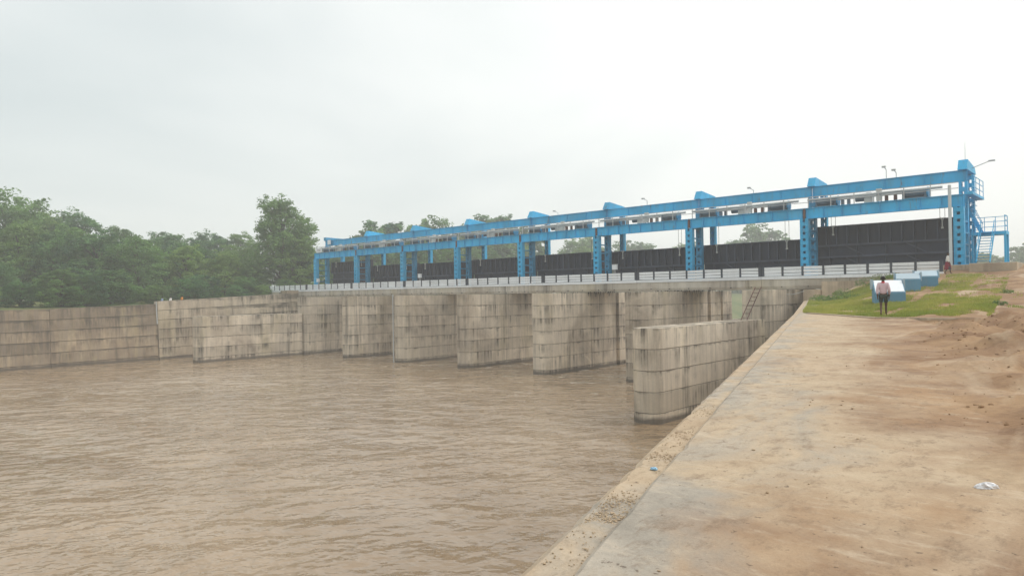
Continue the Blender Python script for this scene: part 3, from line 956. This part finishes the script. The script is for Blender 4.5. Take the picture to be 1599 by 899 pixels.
s = board(-111.0, 70.42, GT + 0.06, 1.75, 0.72, 'white sign board on the gantry end nearest the trees', ())
for i, zz in enumerate((0.44, 0.22)):          # two faint red lines of unreadable lettering
    for j in range(9):
        MB().box(-0.62 + j * 0.14, -0.53 + j * 0.14 - 0.02 * (j % 3), -0.036, -0.0305, zz, zz + 0.10).build('lettering', RUST, s)
s = board(-110.75, 72.4, 18.75, 0.95, 0.8, 'square white plate on the blue tower nearest the trees', ())
def meter(x, lab):
    t = thing('switch_box', lab, 'box', (x, 69.3, 10.22), group='white switch boxes behind the parapet')
    MB().bar((0, 0, 0), (0, 0, 1.6), 0.07, 0.07).build('post', GALV, t)
    MB().box(-0.3, 0.3, -0.16, 0.14, 1.601, 2.2).build('cabinet', WHITE, t)
    MB().box(-0.34, 0.34, -0.2, 0.18, 2.201, 2.25).build('hood', GALV, t)
meter(-81.7, 'white switch box on a post behind the parapet, farther from the stairs')
meter(-46.4, 'white switch box on a post behind the parapet, nearer the stairs')
meter(-109.6, 'white switch box at the foot of the gantry column nearest the trees')

# rusty ladder on the near guide wall
ld = thing('ladder', 'rusty ladder leaning on the pier above the near guide wall', 'ladder', (-25.0, 56.9, 6.64))
a0, a1 = Vector((-0.2, 0, 0)), Vector((-0.35, 3.4, 2.75))
for s in (-0.26, 0.26):
    MB().bar(a0 + Vector((s, 0, 0)), a1 + Vector((s, 0, 0)), 0.06, 0.06).build('rail', RUST, ld)
for i in range(8):
    c = a0.lerp(a1, (i + 0.5) / 8)
    MB().bar(c + Vector((-0.26, 0, 0)), c + Vector((0.26, 0, 0)), 0.04, 0.04).build('rung', RUST, ld)
# pipe and cables on piers
o = MB().path([(colx(3) - 1.0 - 0.9, 60.22, 0.0), (colx(3) - 1.0 - 0.9, 60.22, 9.3)], 0.09, 8)
tag(o.build('drain_pipe', GALV), 'thin pale pipe standing at the nose of a middle pier', 'pipe')
o = MB().path([(-110.95, 42.3, 5.4), (-111.35, 42.3, 8.75)], 0.07, 8)
tag(o.build('drain_pipe', GALV), 'short white pipe at the step in the far bank wall', 'pipe')
def cable(pts, lab):
    o = MB()
    P = []
    for (a, c) in zip(pts[:-1], pts[1:]):
        for i in range(6):
            q = i / 6
            p = Vector(a).lerp(Vector(c), q)
            p.z -= 0.25 * math.sin(math.pi * q)
            P.append(p)
    P.append(Vector(pts[-1]))
    o.path(P, 0.022, 5)
    tag(o.build('cable', GALV), lab, 'cable')
cable([(-79.5, 67.8, 9.4), (-77.3, 64.5, 6.2), (-76.4, 62.0, 4.9)], 'loose pale cable sagging from the deck to a middle pier')
cable([(-23.0, 64.9, 9.0), (-25.2, 64.5, 8.9), (-28.0, 66.0, 9.15)], 'thin line strung below the deck beside the abutment')
bb = MB()
random.seed(11)
vs = [(0.0, 0, 0), (0.1, 0.02, -0.05)]
for i in range(5):
    q = i / 4
    w_ = 0.06 + 0.24 * math.sin(min(1, q * 1.1) * 2.2)
    ring = [(math.cos(6.283 * j / 8) * w_ * (0.7 + 0.5 * random.random()), math.sin(6.283 * j / 8) * w_ * 0.6, -q * 0.95) for j in range(8)]
    o0 = len(bb.v)
    bb.v += ring
    if i:
        for j in range(8):
            bb.f.append([o0 - 8 + j, o0 - 8 + (j + 1) % 8, o0 + (j + 1) % 8, o0 + j])
            bb.m.append(0)
tag(bb.build('cloth_bag', WHITE, None, True, (-26.0, 64.2, 8.9)), 'white cloth bag hanging under the deck by the ladder pier', 'bag')

# dark roots hanging below the edge beam
ROOT = NB('dead_roots').done((0.045, 0.04, 0.03), 0.95, 0.1)
def roots(x0, x1, lab):
    o = MB()
    for i in range(70):
        x = random.uniform(x0, x1)
        y = random.uniform(67.95, 68.15)
        h = random.uniform(0.1, 0.75) * random.random() ** 0.5
        o.tube((x, y, 9.25), (x + random.uniform(-0.1, 0.1), y, 9.25 - h), 0.03, 4, 0.008)
    r = o.build('hanging_roots', ROOT)
    tag(r, lab, 'roots')
    r['kind'] = 'stuff'
roots(-53.5, -45.5, 'dark dead roots hanging under the deck in the fourth bay')
roots(-40.5, -33.2, 'dark dead roots hanging under the deck beside the near pier')

# ------------------------------------------------------------------ pale blue plaque stones
def plaque(loc, rz, w, d, hf, hb, lab, face):
    p = thing('plaque_stone', lab, 'monument', loc, rz, 'pale blue plaque stones on the grass')
    prof = [(-d / 2, -0.25), (d / 2, -0.25), (d / 2, hb * 0.86), (d / 2 - 0.18, hb), (d / 2 - 0.36, hb), (-d / 2, hf)]
    n = len(prof)
    bb = MB()
    bb.add([(-w / 2, *q) for q in prof] + [(w / 2, *q) for q in prof],
           [tuple(range(n)), tuple(range(n, 2 * n))[::-1]] + [(i, n + i, n + (i + 1) % n, (i + 1) % n) for i in range(n)])
    bb.build('body', PALEBLUE, p)
    a, c = Vector((0, -d / 2, hf)), Vector((0, d / 2 - 0.36, hb))
    sl_ = (c - a)
    nv = Vector((0, -sl_.z, sl_.y)).normalized()
    q0, q1 = a + sl_ * 0.06 + nv * 0.018, a + sl_ * 0.94 + nv * 0.018
    MB().bar(q0, q1, w * 0.94, 0.035).build('slab', face, p)
    for s in (-1, 1):
        MB().box(s * (w / 2 + 0.051) - 0.05, s * (w / 2 + 0.051) + 0.05, d / 2 - 0.75, d / 2 - 0.05, hb * 0.55, hb + 0.06).build('cheek', PALEWHITE, p)
    return p
plaque((-11.05, 44.6, 8.42), R(20), 1.55, 1.7, 0.42, 1.15, 'pale blue sloping plaque stone with a white face, behind the walking person', WHITE)
plaque((-11.75, 52.2, 8.93), R(14), 1.45, 1.7, 0.72, 1.16, 'pale blue plaque stone standing between the two others', PALEWHITE)
plaque((-11.5, 56.2, 9.15), R(12), 1.45, 1.7, 0.72, 1.16, 'pale blue plaque stone closest to the parapet end', PALEWHITE)

# ------------------------------------------------------------------ people
SKIN = NB('skin').done((0.10, 0.055, 0.035), 0.6, 0.3)
HAIR = NB('hair').done((0.012, 0.010, 0.009), 0.6, 0.3)
def cloth_mat(name, c):
    b = NB(name)
    n = b.noise(b.pos(obj=True), 6, 3)
    return b.done(b.mix(n, tuple(x * 0.8 for x in c), tuple(min(1, x * 1.15) for x in c)), 0.9, 0.1)
def skin_obj(name, mat, joints, edges, parent, sub=2):
    me = bpy.data.meshes.new(name)
    me.from_pydata([j[:3] for j in joints], edges, [])
    me.materials.append(mat)
    o = link(name, me, parent)
    sk = o.modifiers.new('skin', 'SKIN')
    sk.use_smooth_shade = True
    if not me.skin_vertices:
        me.skin_vertices.new()
    for i, j in enumerate(joints):
        v = me.skin_vertices[0].data[i]
        v.radius = (j[3], j[4] if len(j) > 4 else j[3])
        v.use_root = (i == 0)
    sd = o.modifiers.new('subd', 'SUBSURF')
    sd.levels = sub
    sd.render_levels = sub
    return o
def person(loc, rz, H, lab, shirt, lower, skirt=False, stride=0.16, arms=0.06, collar=None, bag=False):
    p = thing('person', lab, 'person', loc, rz)
    k = H / 1.70
    def J(*t):
        return tuple(q * k for q in t)
    s = stride
    # faces +Y; one continuous body
    jt = [J(0, 0, .93, .13, .10), J(0, 0, 1.12, .125, .09), J(0, .01, 1.32, .15, .10), J(0, .005, 1.42, .075, .07), J(0, .015, 1.49, .052), J(0, .03, 1.58, .078, .092), J(0, .025, 1.655, .066, .075),
          J(.17, 0, 1.385, .055), J(.225, -.03 - arms * .3, 1.12, .042), J(.22, .05 + arms, .88, .033), J(.215, .085 + arms, .79, .036, .022), J(.205, .105 + arms, .70, .018),
          J(-.17, 0, 1.385, .055), J(-.225, -.05 - arms * .3, 1.12, .042), J(-.22, -.01 - arms, .88, .033), J(-.215, .015 - arms, .79, .036, .022), J(-.205, .03 - arms, .70, .018),
          J(.09, .01, .86, .085), J(.095, .06 + s * .5, .49, .056), J(.095, .0 + s, .10, .036), J(.10, .13 + s, .035, .036, .028),
          J(-.09, .01, .86, .085), J(-.095, .05 - s * .2, .49, .056), J(-.095, -.06 - s, .12, .036), J(-.10, .05 - s, .035, .036, .028)]
    ed = [(0, 1), (1, 2), (2, 3), (3, 4), (4, 5), (5, 6), (2, 7), (7, 8), (8, 9), (9, 10), (10, 11), (2, 12), (12, 13), (13, 14), (14, 15), (15, 16),
          (0, 17), (17, 18), (18, 19), (19, 20), (0, 21), (21, 22), (22, 23), (23, 24)]
    skin_obj('body', SKIN, jt, ed, p)
    def grow(i, g, dz=0.0):
        q = jt[i]
        return (q[0], q[1], q[2] + dz * k, q[3] + g * k, (q[4] if len(q) > 4 else q[3]) + g * k)
    def part(i, j, t, g):
        a, c = jt[i], jt[j]
        ra, rc = a[3], c[3]
        return tuple(a[q] + (c[q] - a[q]) * t for q in range(3)) + (ra + (rc - ra) * t + g * k,)
    sh = [grow(0, .035, -.02), grow(1, .035), grow(2, .028), grow(3, .02, -.01), grow(7, .022), grow(8, .022), part(8, 9, .75, .02), grow(12, .022), grow(13, .022), part(13, 14, .75, .02)]
    skin_obj('shirt', shirt, sh, [(0, 1), (1, 2), (2, 3), (2, 4), (4, 5), (5, 6), (2, 7), (7, 8), (8, 9)], p)
    if skirt:
        bb = MB()
        rings = [(.98, .17, .13), (.85, .21, .17), (.6, .25, .22), (.36, .29, .25)]
        n = 18
        for z, a, c in rings:
            bb.v += [(a * k * math.cos(6.2832 * i / n) * (1 + .06 * (i % 2)), c * k * math.sin(6.2832 * i / n) * (1 + .06 * (i % 2)), z * k) for i in range(n)]
        for j in range(3):
            for i in range(n):
                bb.f.append([j * n + i, j * n + (i + 1) % n, (j + 1) * n + (i + 1) % n, (j + 1) * n + i])
                bb.m.append(0)
        bb.build('skirt', lower, p, True)
    else:
        lo = [grow(0, .02, -.01), grow(17, .012), part(17, 18, .8, .026), grow(21, .012), part(21, 22, .8, .026)]
        skin_obj('shorts', lower, lo, [(0, 1), (1, 2), (0, 3), (3, 4)], p)
    # hair cap, ears, nose, eyes, mouth
    hb = MB()
    c = Vector((0, .018 * k, 1.615 * k))
    n, mrow = 14, 7
    for j in range(mrow):
        th = math.pi * 0.62 * j / (mrow - 1)
        for i in range(n):
            ph = 6.2832 * i / n
            fr = 0.55 if (math.sin(ph) > 0.3 and j > 3) else 1.0
            hb.v.append((c.x + .098 * k * math.sin(th * fr) * math.cos(ph), c.y + .118 * k * math.sin(th * fr) * math.sin(ph), c.z + .115 * k * math.cos(th * fr)))
    for j in range(mrow - 1):
        for i in range(n):
            hb.f.append([j * n + i, (j + 1) * n + i, (j + 1) * n + (i + 1) % n, j * n + (i + 1) % n])
            hb.m.append(0)
    hb.build('hair', HAIR, p, True)
    fb = MB()
    for s_ in (-1, 1):
        fb.tube((s_ * .088 * k, .02 * k, 1.585 * k), (s_ * .104 * k, .01 * k, 1.59 * k), .028 * k, 8, .02 * k)
    fb.tube((0, .115 * k, 1.60 * k), (0, .142 * k, 1.565 * k), .012 * k, 6, .018 * k)
    fb.build('face', SKIN, p)
    for s_ in (-1, 1):
        MB().tube((s_ * .034 * k, .105 * k, 1.605 * k), (s_ * .034 * k, .122 * k, 1.605 * k), .011 * k, 6).build('eye', HAIR, p)
    MB().box(-.026 * k, .026 * k, .10 * k, .121 * k, 1.532 * k, 1.54 * k).build('mouth', RUST, p)
    if collar:
        MB().tube((0, .008 * k, 1.415 * k), (0, .014 * k, 1.475 * k), .088 * k, 12, .072 * k, cap=False).build('collar', collar, p)
    if bag:
        MB().tube((.26 * k, .1 * k, .36 * k), (.245 * k, .1 * k, .62 * k), .11 * k, 8, .05 * k).build('bag', CABLE, p)
    return p
PINK = cloth_mat('pink_grey_shirt', (0.62, 0.47, 0.51))
DGREEN = cloth_mat('dark_green_shorts', (0.05, 0.065, 0.055))
RED = cloth_mat('red_cloth', (0.55, 0.05, 0.07))
WSH = cloth_mat('white_shirt', (0.72, 0.72, 0.70))
MAROON = cloth_mat('maroon_cloth', (0.22, 0.03, 0.05))
ORANGE = cloth_mat('orange_cloth', (0.62, 0.25, 0.05))
BLUESH = cloth_mat('blue_grey_shirt', (0.22, 0.30, 0.42))
gz = ground_z(-8.45, 33.3)
person((-8.45, 33.3, gz - 0.01), R(14), 1.72, 'person in pinkish shirt with red collar and dark shorts walking away', PINK, DGREEN, stride=0.2, arms=0.12, collar=RED)
person((-12.1, 67.0, ground_z(-12.1, 67.0)), R(-75), 1.78, 'person in white shirt and maroon skirt at the parapet end', WSH, MAROON, True, bag=True)
for (x, y, z, sh, lab) in ((-112.4, 43.6, 7.55, BLUESH, 'person in blue-grey shirt behind the far bank wall'), (-112.5, 44.9, 7.6, WSH, 'person in white shirt behind the far bank wall'), (-112.4, 46.6, 7.75, ORANGE, 'person in orange shirt behind the far bank wall')):
    person((x, y, z + 0.3), R(-60), 1.62, lab, sh, DGREEN, stride=0.05)

# ------------------------------------------------------------------ litter, clods, grit
def crumple(name, loc, dims, mat, lab, rz, cat):
    bb = MB()
    n, m = 14, 8
    for j in range(m):
        q = j / (m - 1)
        for i in range(n):
            ph = 6.2832 * i / n
            rr = math.sin(math.pi * (0.08 + 0.84 * q)) ** 0.4
            d = 1 + 0.8 * fbm(math.cos(ph) * 2.2, q * 7, math.sin(ph) * 2.2, 3)
            bb.v.append(((q - 0.5) * dims[0], math.cos(ph) * dims[1] / 2 * rr * d, max(0, (math.sin(ph) * 0.5 * d + 0.42)) * dims[2] * rr))
    for j in range(m - 1):
        for i in range(n):
            bb.f.append([j * n + i, (j + 1) * n + i, (j + 1) * n + (i + 1) % n, j * n + (i + 1) % n])
            bb.m.append(0)
    bb.f += [list(range(n)), [(m - 1) * n + i for i in range(n)][::-1]]
    bb.m += [0, 0]
    tag(bb.build(name, mat, None, False, loc), lab, cat).rotation_euler.z = rz
crumple('plastic_packet', (-0.72, 4.95, ground_z(-0.72, 4.95) + 0.005), (0.13, 0.06, 0.05), m_paint('white_plastic', (0.8, 0.8, 0.82), 0.05, 0.35), 'crumpled white plastic packet lying on the bare soil', R(42), 'litter')
crumple('plastic_packet', (-2.55, 4.25, path_z(4) - 0.045), (0.05, 0.03, 0.02), m_paint('blue_plastic', (0.35, 0.6, 0.8), 0.1, 0.35), 'small bluish plastic scrap on the gritty coping', R(10), 'litter')

def lumps(name, pts, mat, lab, cat):
    bb = MB()
    ico = [(0, 0, -1), (.72, -.53, -.45), (-.28, -.85, -.45), (-.89, 0, -.45), (-.28, .85, -.45), (.72, .53, -.45), (.28, -.85, .45), (-.72, -.53, .45), (-.72, .53, .45), (.28, .85, .45), (.89, 0, .45), (0, 0, 1)]
    fc = [(0, 1, 2), (1, 0, 5), (0, 2, 3), (0, 3, 4), (0, 4, 5), (1, 5, 10), (2, 1, 6), (3, 2, 7), (4, 3, 8), (5, 4, 9), (1, 10, 6), (2, 6, 7), (3, 7, 8), (4, 8, 9), (5, 9, 10), (6, 10, 11), (7, 6, 11), (8, 7, 11), (9, 8, 11), (10, 9, 11)]
    for (x, y, z, r) in pts:
        sx, sy, sz = (random.uniform(0.6, 1.3) for _ in range(3))
        a = random.uniform(0, 6.28)
        vs = []
        for v in ico:
            q = r * random.uniform(0.75, 1.2)
            px_, py_ = v[0] * sx * q, v[1] * sy * q
            vs.append((x + px_ * math.cos(a) - py_ * math.sin(a), y + px_ * math.sin(a) + py_ * math.cos(a), z + v[2] * sz * q * 0.7))
        bb.add(vs, fc)
    o = bb.build(name, mat)
    o['kind'] = 'stuff'
    tag(o, lab, cat)
random.seed(21)
pts = []
while len(pts) < 1300:
    y = random.uniform(3, 34) if random.random() < 0.75 else random.uniform(34, 66)
    x = slab_x(y) + 0.3 + abs(random.gauss(0, 3.0)) if y < 31 else random.uniform(-7.5, 4)
    if fbm(x * 0.6, y * 0.6, 8.0, 3) < -0.02:
        continue
    pts.append((x, y, ground_z(x, y), 0.008 + 0.022 * random.random() ** 3 + 0.035 * (y > 12) * random.random() ** 4))
for _ in range(260):                           # rubble along the trench below the kerb
    x, y = random.uniform(-9, -4.4), 31.1 - abs(random.gauss(0, 2.6))
    if x > slab_x(y) - 0.2:
        pts.append((x, y, ground_z(x, y), random.uniform(0.015, 0.06)))
for _ in range(170):                           # larger clods turned up along the wheel ruts
    y = random.uniform(7, 29)
    x = slab_x(y) + random.uniform(1.2, 5.0)
    if fbm(x * 0.8, y * 0.5, 14.0, 3) > 0.0:
        pts.append((x, y, ground_z(x, y), random.uniform(0.02, 0.055)))
for _ in range(420):                           # crumbs blown onto the walkway
    y = 2.5 + 26 * random.random() ** 1.6
    x = random.uniform(wall_x(y) + 0.6, slab_x(y) + 0.6)
    if fbm(x * 1.1, y * 0.7, 3.0, 3) > 0.02:
        pts.append((x, y, path_z(y) + 0.003, random.uniform(0.004, 0.013)))
lumps('soil_clods', pts, SOIL, 'scattered brown soil clods beside the walkway', 'soil')
pts = []
for (yc, sp, nn) in ((3.12, 0.07, 260), (3.42, 0.08, 220), (3.3, 0.3, 120), (4.55, 0.10, 150), (5.4, 0.16, 150), (6.6, 0.2, 120), (2.75, 0.25, 80), (4.2, 0.8, 70)):
    for _ in range(nn):
        y = random.gauss(yc, sp)
        q = wall_pt(y, random.uniform(0.06, 0.30), path_z(y) - 0.046)
        pts.append((*q, random.uniform(0.002, 0.0075)))
lumps('grit', pts, SOIL, 'brown grit heaped along the river wall coping', 'grit')

# ------------------------------------------------------------------ grass and weeds on the terrace
random.seed(5)
def leafy(bb, x, y, z, h, lean, wd):
    a = random.uniform(0, 6.28)
    dx, dy = math.cos(a), math.sin(a)
    tx, ty = lean * math.cos(a * 3), lean * math.sin(a * 3)
    bb.add([(x - dx * wd, y - dy * wd, z - 0.02), (x + dx * wd, y + dy * wd, z - 0.02), (x + tx * 0.5 + dx * wd * 0.7, y + ty * 0.5 + dy * wd * 0.7, z + h * 0.6), (x + tx * 1.1, y + ty * 1.1, z + h)], [(0, 1, 2), (0, 2, 3)])
bb = MB()
cnt = 0
while cnt < 80000:
    y = 31.6 + 34.5 * random.random() ** 1.25
    x = random.uniform(wall_x(y) + 0.5, 3.0)
    if y < kerb_y(x) + 0.2:
        continue
    d = 0.5 * fbm(x * 0.25, y * 0.25, 6.0, 3) + 0.35 * fbm(x * 0.9, y * 0.9, 2.0, 3)
    s = x - wall_x(y)
    lim = 0.17
    if x > -7.0 - (y - 33) * 0.08:
        lim = -0.02
    if x > -4.5 - (y - 33) * 0.1:
        lim = -0.34
    if y > 46 and x > -14:
        lim -= 0.12
    if s < 2.2 and y > 40:
        lim -= 0.25
    tr = abs((x + 8.3) + (y - 33) * 0.12)      # trodden line where the person walks
    if tr < 0.28:
        lim -= 0.25
    if -d * 1.0 > lim + random.uniform(-0.10, 0.10):
        continue
    left = max(0, 1 - max(0, x + 13) / 6)
    h = random.uniform(0.05, 0.16) * (1 + 0.8 * left * max(0, fbm(x, y, 1, 2) + 0.3))
    leafy(bb, x, y, ground_z(x, y), h, random.uniform(0, 0.08), random.uniform(0.006, 0.014))
    cnt += 1
o = bb.build('grass', GRASS)
o['kind'] = 'stuff'
tag(o, 'bright green grass growing over the terrace', 'grass')

def weed(x, y, h, r, nl, lab, grp):
    z = ground_z(x, y)
    t = thing('weed_bush', lab, 'weed', (x, y, z), group=grp)
    sb, lb = MB(), MB()
    for i in range(9):
        a = random.uniform(0, 6.28)
        q = random.uniform(0.2, 1) * r
        sb.tube((0, 0, -0.05), (math.cos(a) * q, math.sin(a) * q, h * random.uniform(0.5, 0.95)), 0.012, 4, 0.005)
    for i in range(nl):
        a = random.uniform(0, 6.28)
        q = r * random.random() ** 0.5
        zz = h * random.random() * (1 - 0.5 * (q / r) ** 2)
        c = Vector((math.cos(a) * q, math.sin(a) * q, zz))
        u = Vector((random.gauss(0, 1), random.gauss(0, 1), random.gauss(0, .5))).normalized() * random.uniform(0.03, 0.08)
        v = u.orthogonal().normalized() * u.length * 0.5
        lb.add([c - u, c + v, c + u, c - v], [(0, 1, 2, 3)])
    sb.build('stem', BARK, t)
    lb.build('leaves', LEAFW, t)
for i, (x, y, h, r) in enumerate(((-18.7, 57.5, 0.55, 0.9), (-17.6, 56.0, 0.5, 0.8), (-18.6, 61.5, 0.75, 0.9), (-17.2, 63.5, 0.75, 1.1), (-16.4, 64.6, 0.6, 0.9), (-20.2, 60.0, 0.6, 0.7), (-15.3, 64.0, 0.5, 0.8), (-16.0, 54.5, 0.4, 0.9), (-19.6, 63.9, 0.5, 0.6))):
    weed(x, y, h, r, 420, '%s low weed bush on the slope below the deck end' % ['wide', 'rounded', 'tall narrow', 'largest', 'spreading', 'small upright', 'thin', 'flattest', 'smallest'][i], 'weeds below the deck end')
for (x, y, q) in ((-5.0, 39.0, 'closest to the kerb end'), (-5.8, 48.0, 'beyond the plaque stones'), (-3.4, 41.5, 'farthest out on the bare earth')):
    weed(x, y, 0.22, 0.35, 120, 'small weed tuft on tracked soil, ' + q, 'weed tufts on bare earth')

# ------------------------------------------------------------------ trees
random.seed(17)
def tree_meshes(seed, lobes, leaves, base, wide, flat=0.55, leaf=0.0155):
    rnd = random.Random(seed)
    L_, T_ = [], MB()
    T_.tube((0, 0, -0.03), (0.006, 0.004, base + 0.12), 0.022, 8, 0.014)
    T_.tube((0.006, 0.004, base + 0.12), (0.0, 0.01, 0.72), 0.014, 6, 0.005)
    for i in range(lobes):
        z = base + (0.93 - base) * (i + 0.5) / lobes
        q = (z - base) / (1 - base)
        prof = (math.sin(math.pi * min(1, 0.16 + 0.84 * q)) ** 0.7) if q > 0.15 else 0.75
        a = i * 2.4 + rnd.uniform(-0.5, 0.5)
        d = wide * prof * rnd.uniform(0.35, 0.95)
        rr = wide * rnd.uniform(0.26, 0.44) * (0.75 + 0.4 * prof)
        c = Vector((math.cos(a) * d, math.sin(a) * d, z + rnd.uniform(-0.03, 0.03)))
        L_.append((c, rr))
        T_.tube((0, 0, max(base * 0.8, c.z - 0.22)), c, 0.008, 5, 0.003)
    lb = MB()
    vols = [r ** 2 for _, r in L_]
    tot = sum(vols)
    for (c, r), v in zip(L_, vols):
        nn = int(leaves * v / tot)
        subs = [(c + Vector((rnd.gauss(0, 1), rnd.gauss(0, 1), rnd.gauss(0, 0.75))).normalized() * r * rnd.uniform(0.25, 1.05), r * rnd.uniform(0.22, 0.50)) for _ in range(16)]
        for i in range(nn):
            sc, sr = subs[rnd.randrange(16)]
            dv = Vector((rnd.gauss(0, 1), rnd.gauss(0, 1), rnd.gauss(0, 1))).normalized()
            p = sc + Vector((dv.x, dv.y, dv.z * flat)) * sr * rnd.random() ** 0.4
            nrm_ = (dv + Vector((rnd.gauss(0, .5), rnd.gauss(0, .5), 0.6 + rnd.gauss(0, .5)))).normalized()
            u = nrm_.orthogonal().normalized()
            u = (Matrix.Rotation(rnd.uniform(0, 6.28), 3, nrm_) @ u) * leaf * rnd.uniform(0.5, 1.1)
            w_ = nrm_.cross(u) * 0.55
            lb.add([p - u, p + w_ * 0.9, p + u, p - w_], [(0, 1, 2, 3)])
    return T_.mesh('trunk', BARK, True), lb.mesh('crown', LEAF)
VAR = [tree_meshes(1, 32, 24000, 0.10, 0.34), tree_meshes(2, 36, 26000, 0.08, 0.40), tree_meshes(3, 30, 23000, 0.14, 0.32), tree_meshes(4, 40, 28000, 0.05, 0.46)]
FARV = [tree_meshes(11, 28, 15000, 0.04, 0.40, 0.8, 0.024), tree_meshes(12, 26, 15000, 0.06, 0.36, 0.8, 0.024)]
TALL = tree_meshes(9, 40, 22000, 0.22, 0.27, 0.9, leaf=0.012)
def tree(x, y, top, base, var, lab, grp, wide=1.0):
    t = thing('tree', lab, 'tree', (x, y, base), random.uniform(0, 6.28), grp)
    h = top - base
    for nm, me in zip(('trunk', 'crown'), var):
        o = link(nm, me, t)
        o.scale = (h * wide, h * wide, h * 1.03)
    return t
back = [(-181, 38.3, 32), (-187.7, 45.8, 30.0), (-186.8, 53.3, 30), (-179, 60.4, 26.2), (-191.3, 76.3, 26.8), (-188.1, 85.9, 27), (-182.3, 91.2, 26.5), (-186.1, 30.7, 31), (-178, 70.5, 24.5), (-172, 22, 30)]
back.sort(key=lambda p: -math.atan2(p[1], -p[0]))
for i, (x, y, z) in enumerate(back):
    tree(x, y, z, 8.6, VAR[i % 4], '%s tall hazy tree rising behind the dense row, counted from the lone tall tree' % ORD[i], 'tall trees behind the row', random.uniform(0.95, 1.15))
front = [(-150.2, 27.0, 17.5), (-155.2, 34.8, 24), (-149.9, 39.6, 21.4), (-146.8, 45.1, 21.6), (-141, 50.3, 20.4), (-140.4, 59.0, 19.6), (-138.7, 66.0, 18.6), (-137.6, 71.5, 17.4), (-136.2, 82.7, 20.2),
         (-160, 24, 25), (-158, 44, 24), (-152, 54, 22), (-150, 64, 21), (-149, 74, 20), (-146, 30, 15.5)]
front.sort(key=lambda p: -math.atan2(p[1], -p[0]))
for i, (x, y, z) in enumerate(front):
    tree(x, y, z, 8.3, VAR[(i * 3 + 1) % 4], '%s dense leafy tree of the row beyond the bank wall, counted from the deck end' % ORD[i], 'dense tree row beyond the bank wall', random.uniform(1.05, 1.35))
low = [(-123 - 6 * random.random(), y + random.uniform(-1, 1), random.uniform(11.2, 14.2)) for y in (10, 13, 16, 18, 20, 22, 24, 28, 32, 36, 40, 44, 48, 52, 56, 60, 64, 68, 73, 79)]
for i, (x, y, z) in enumerate(low):
    tree(x, y, z, 7.8, VAR[(i * 3) % 4], '%s low bushy tree right behind the far bank wall, counted from the deck end' % ORD[len(low) - 1 - i], 'low bushes behind the bank wall', random.uniform(1.3, 1.8))
tree(-137.2, 78.1, 30.6, 8.6, TALL, 'tall open-crowned tree standing alone above the row beside the deck end', 'lone tall tree', 1.3)
tree(-134.0, 79.5, 24.0, 8.6, VAR[2], 'leafy tree hugging the foot of the tall open-crowned tree', 'tree below the lone tall tree', 1.1)
ups = [(-164.7, 120.7, 28), (-167.9, 131.2, 31), (-174.8, 152, 34), (-164.4, 161.4, 32), (-164.1, 175.1, 36), (-156.1, 182.5, 29), (-139.7, 116.3, 22.5), (-140.3, 129.2, 23.0), (-151.9, 105.2, 20.5),
       (-150, 150, 23), (-146, 168, 24), (-140, 190, 24), (-168, 115, 24), (-133, 205, 22), (-140, 100, 17), (-185, 190, 33), (-128, 92, 15.5), (-131, 108, 17)]
ups.sort(key=lambda p: math.atan2(p[1], -p[0]))
for i, (x, y, z) in enumerate(ups):
    tree(x, y, z, 6.5, FARV[i % 2], '%s grey-green tree behind the gantry, counted from the lone tall tree' % ORD[i], 'trees upstream behind the gantry', random.uniform(1.0, 1.25))
far = [(-178.8, 242.8, 33), (-178.8, 283.4, 33), (-122.3, 294.1, 36.5), (-133, 298, 31), (-159.7, 300.6, 32), (-112, 300, 28), (-31.7, 321.8, 25.5), (-26, 340, 27.5), (-52, 345, 24), (-8, 335, 24), (-90, 330, 18), (-75, 322, 17), (12, 350, 25), (30, 360, 26), (-105, 318, 17), (55, 370, 27), (-44, 300, 21), (-36, 296, 20), (-24, 300, 22)]
far.sort(key=lambda p: math.atan2(p[1], -p[0]))
for i, (x, y, z) in enumerate(far):
    tree(x, y, z, 5.5, FARV[(i // 2) % 2], '%s faint hazy tree on the distant upstream bank, counted towards the stairs' % ORD[i], 'distant trees upstream', random.uniform(1.1, 1.5))

# ------------------------------------------------------------------ damp morning air
b = MB().box(-2600, 2600, -2600, 2600, -4.0, 41.0)
hz = NB('damp_air')
hz.t.nodes.remove(hz.b)
pv = hz.n('VolumePrincipled')
pv.inputs['Color'].default_value = (0.93, 0.96, 0.97, 1)
pv.inputs['Density'].default_value = 0.0013
pv.inputs['Anisotropy'].default_value = 0.25
hz.l(pv.outputs[0], hz.o.inputs['Volume'])
struct(b.build('haze', hz.m), 'stuff', 'thin damp morning haze over the river', 'haze')
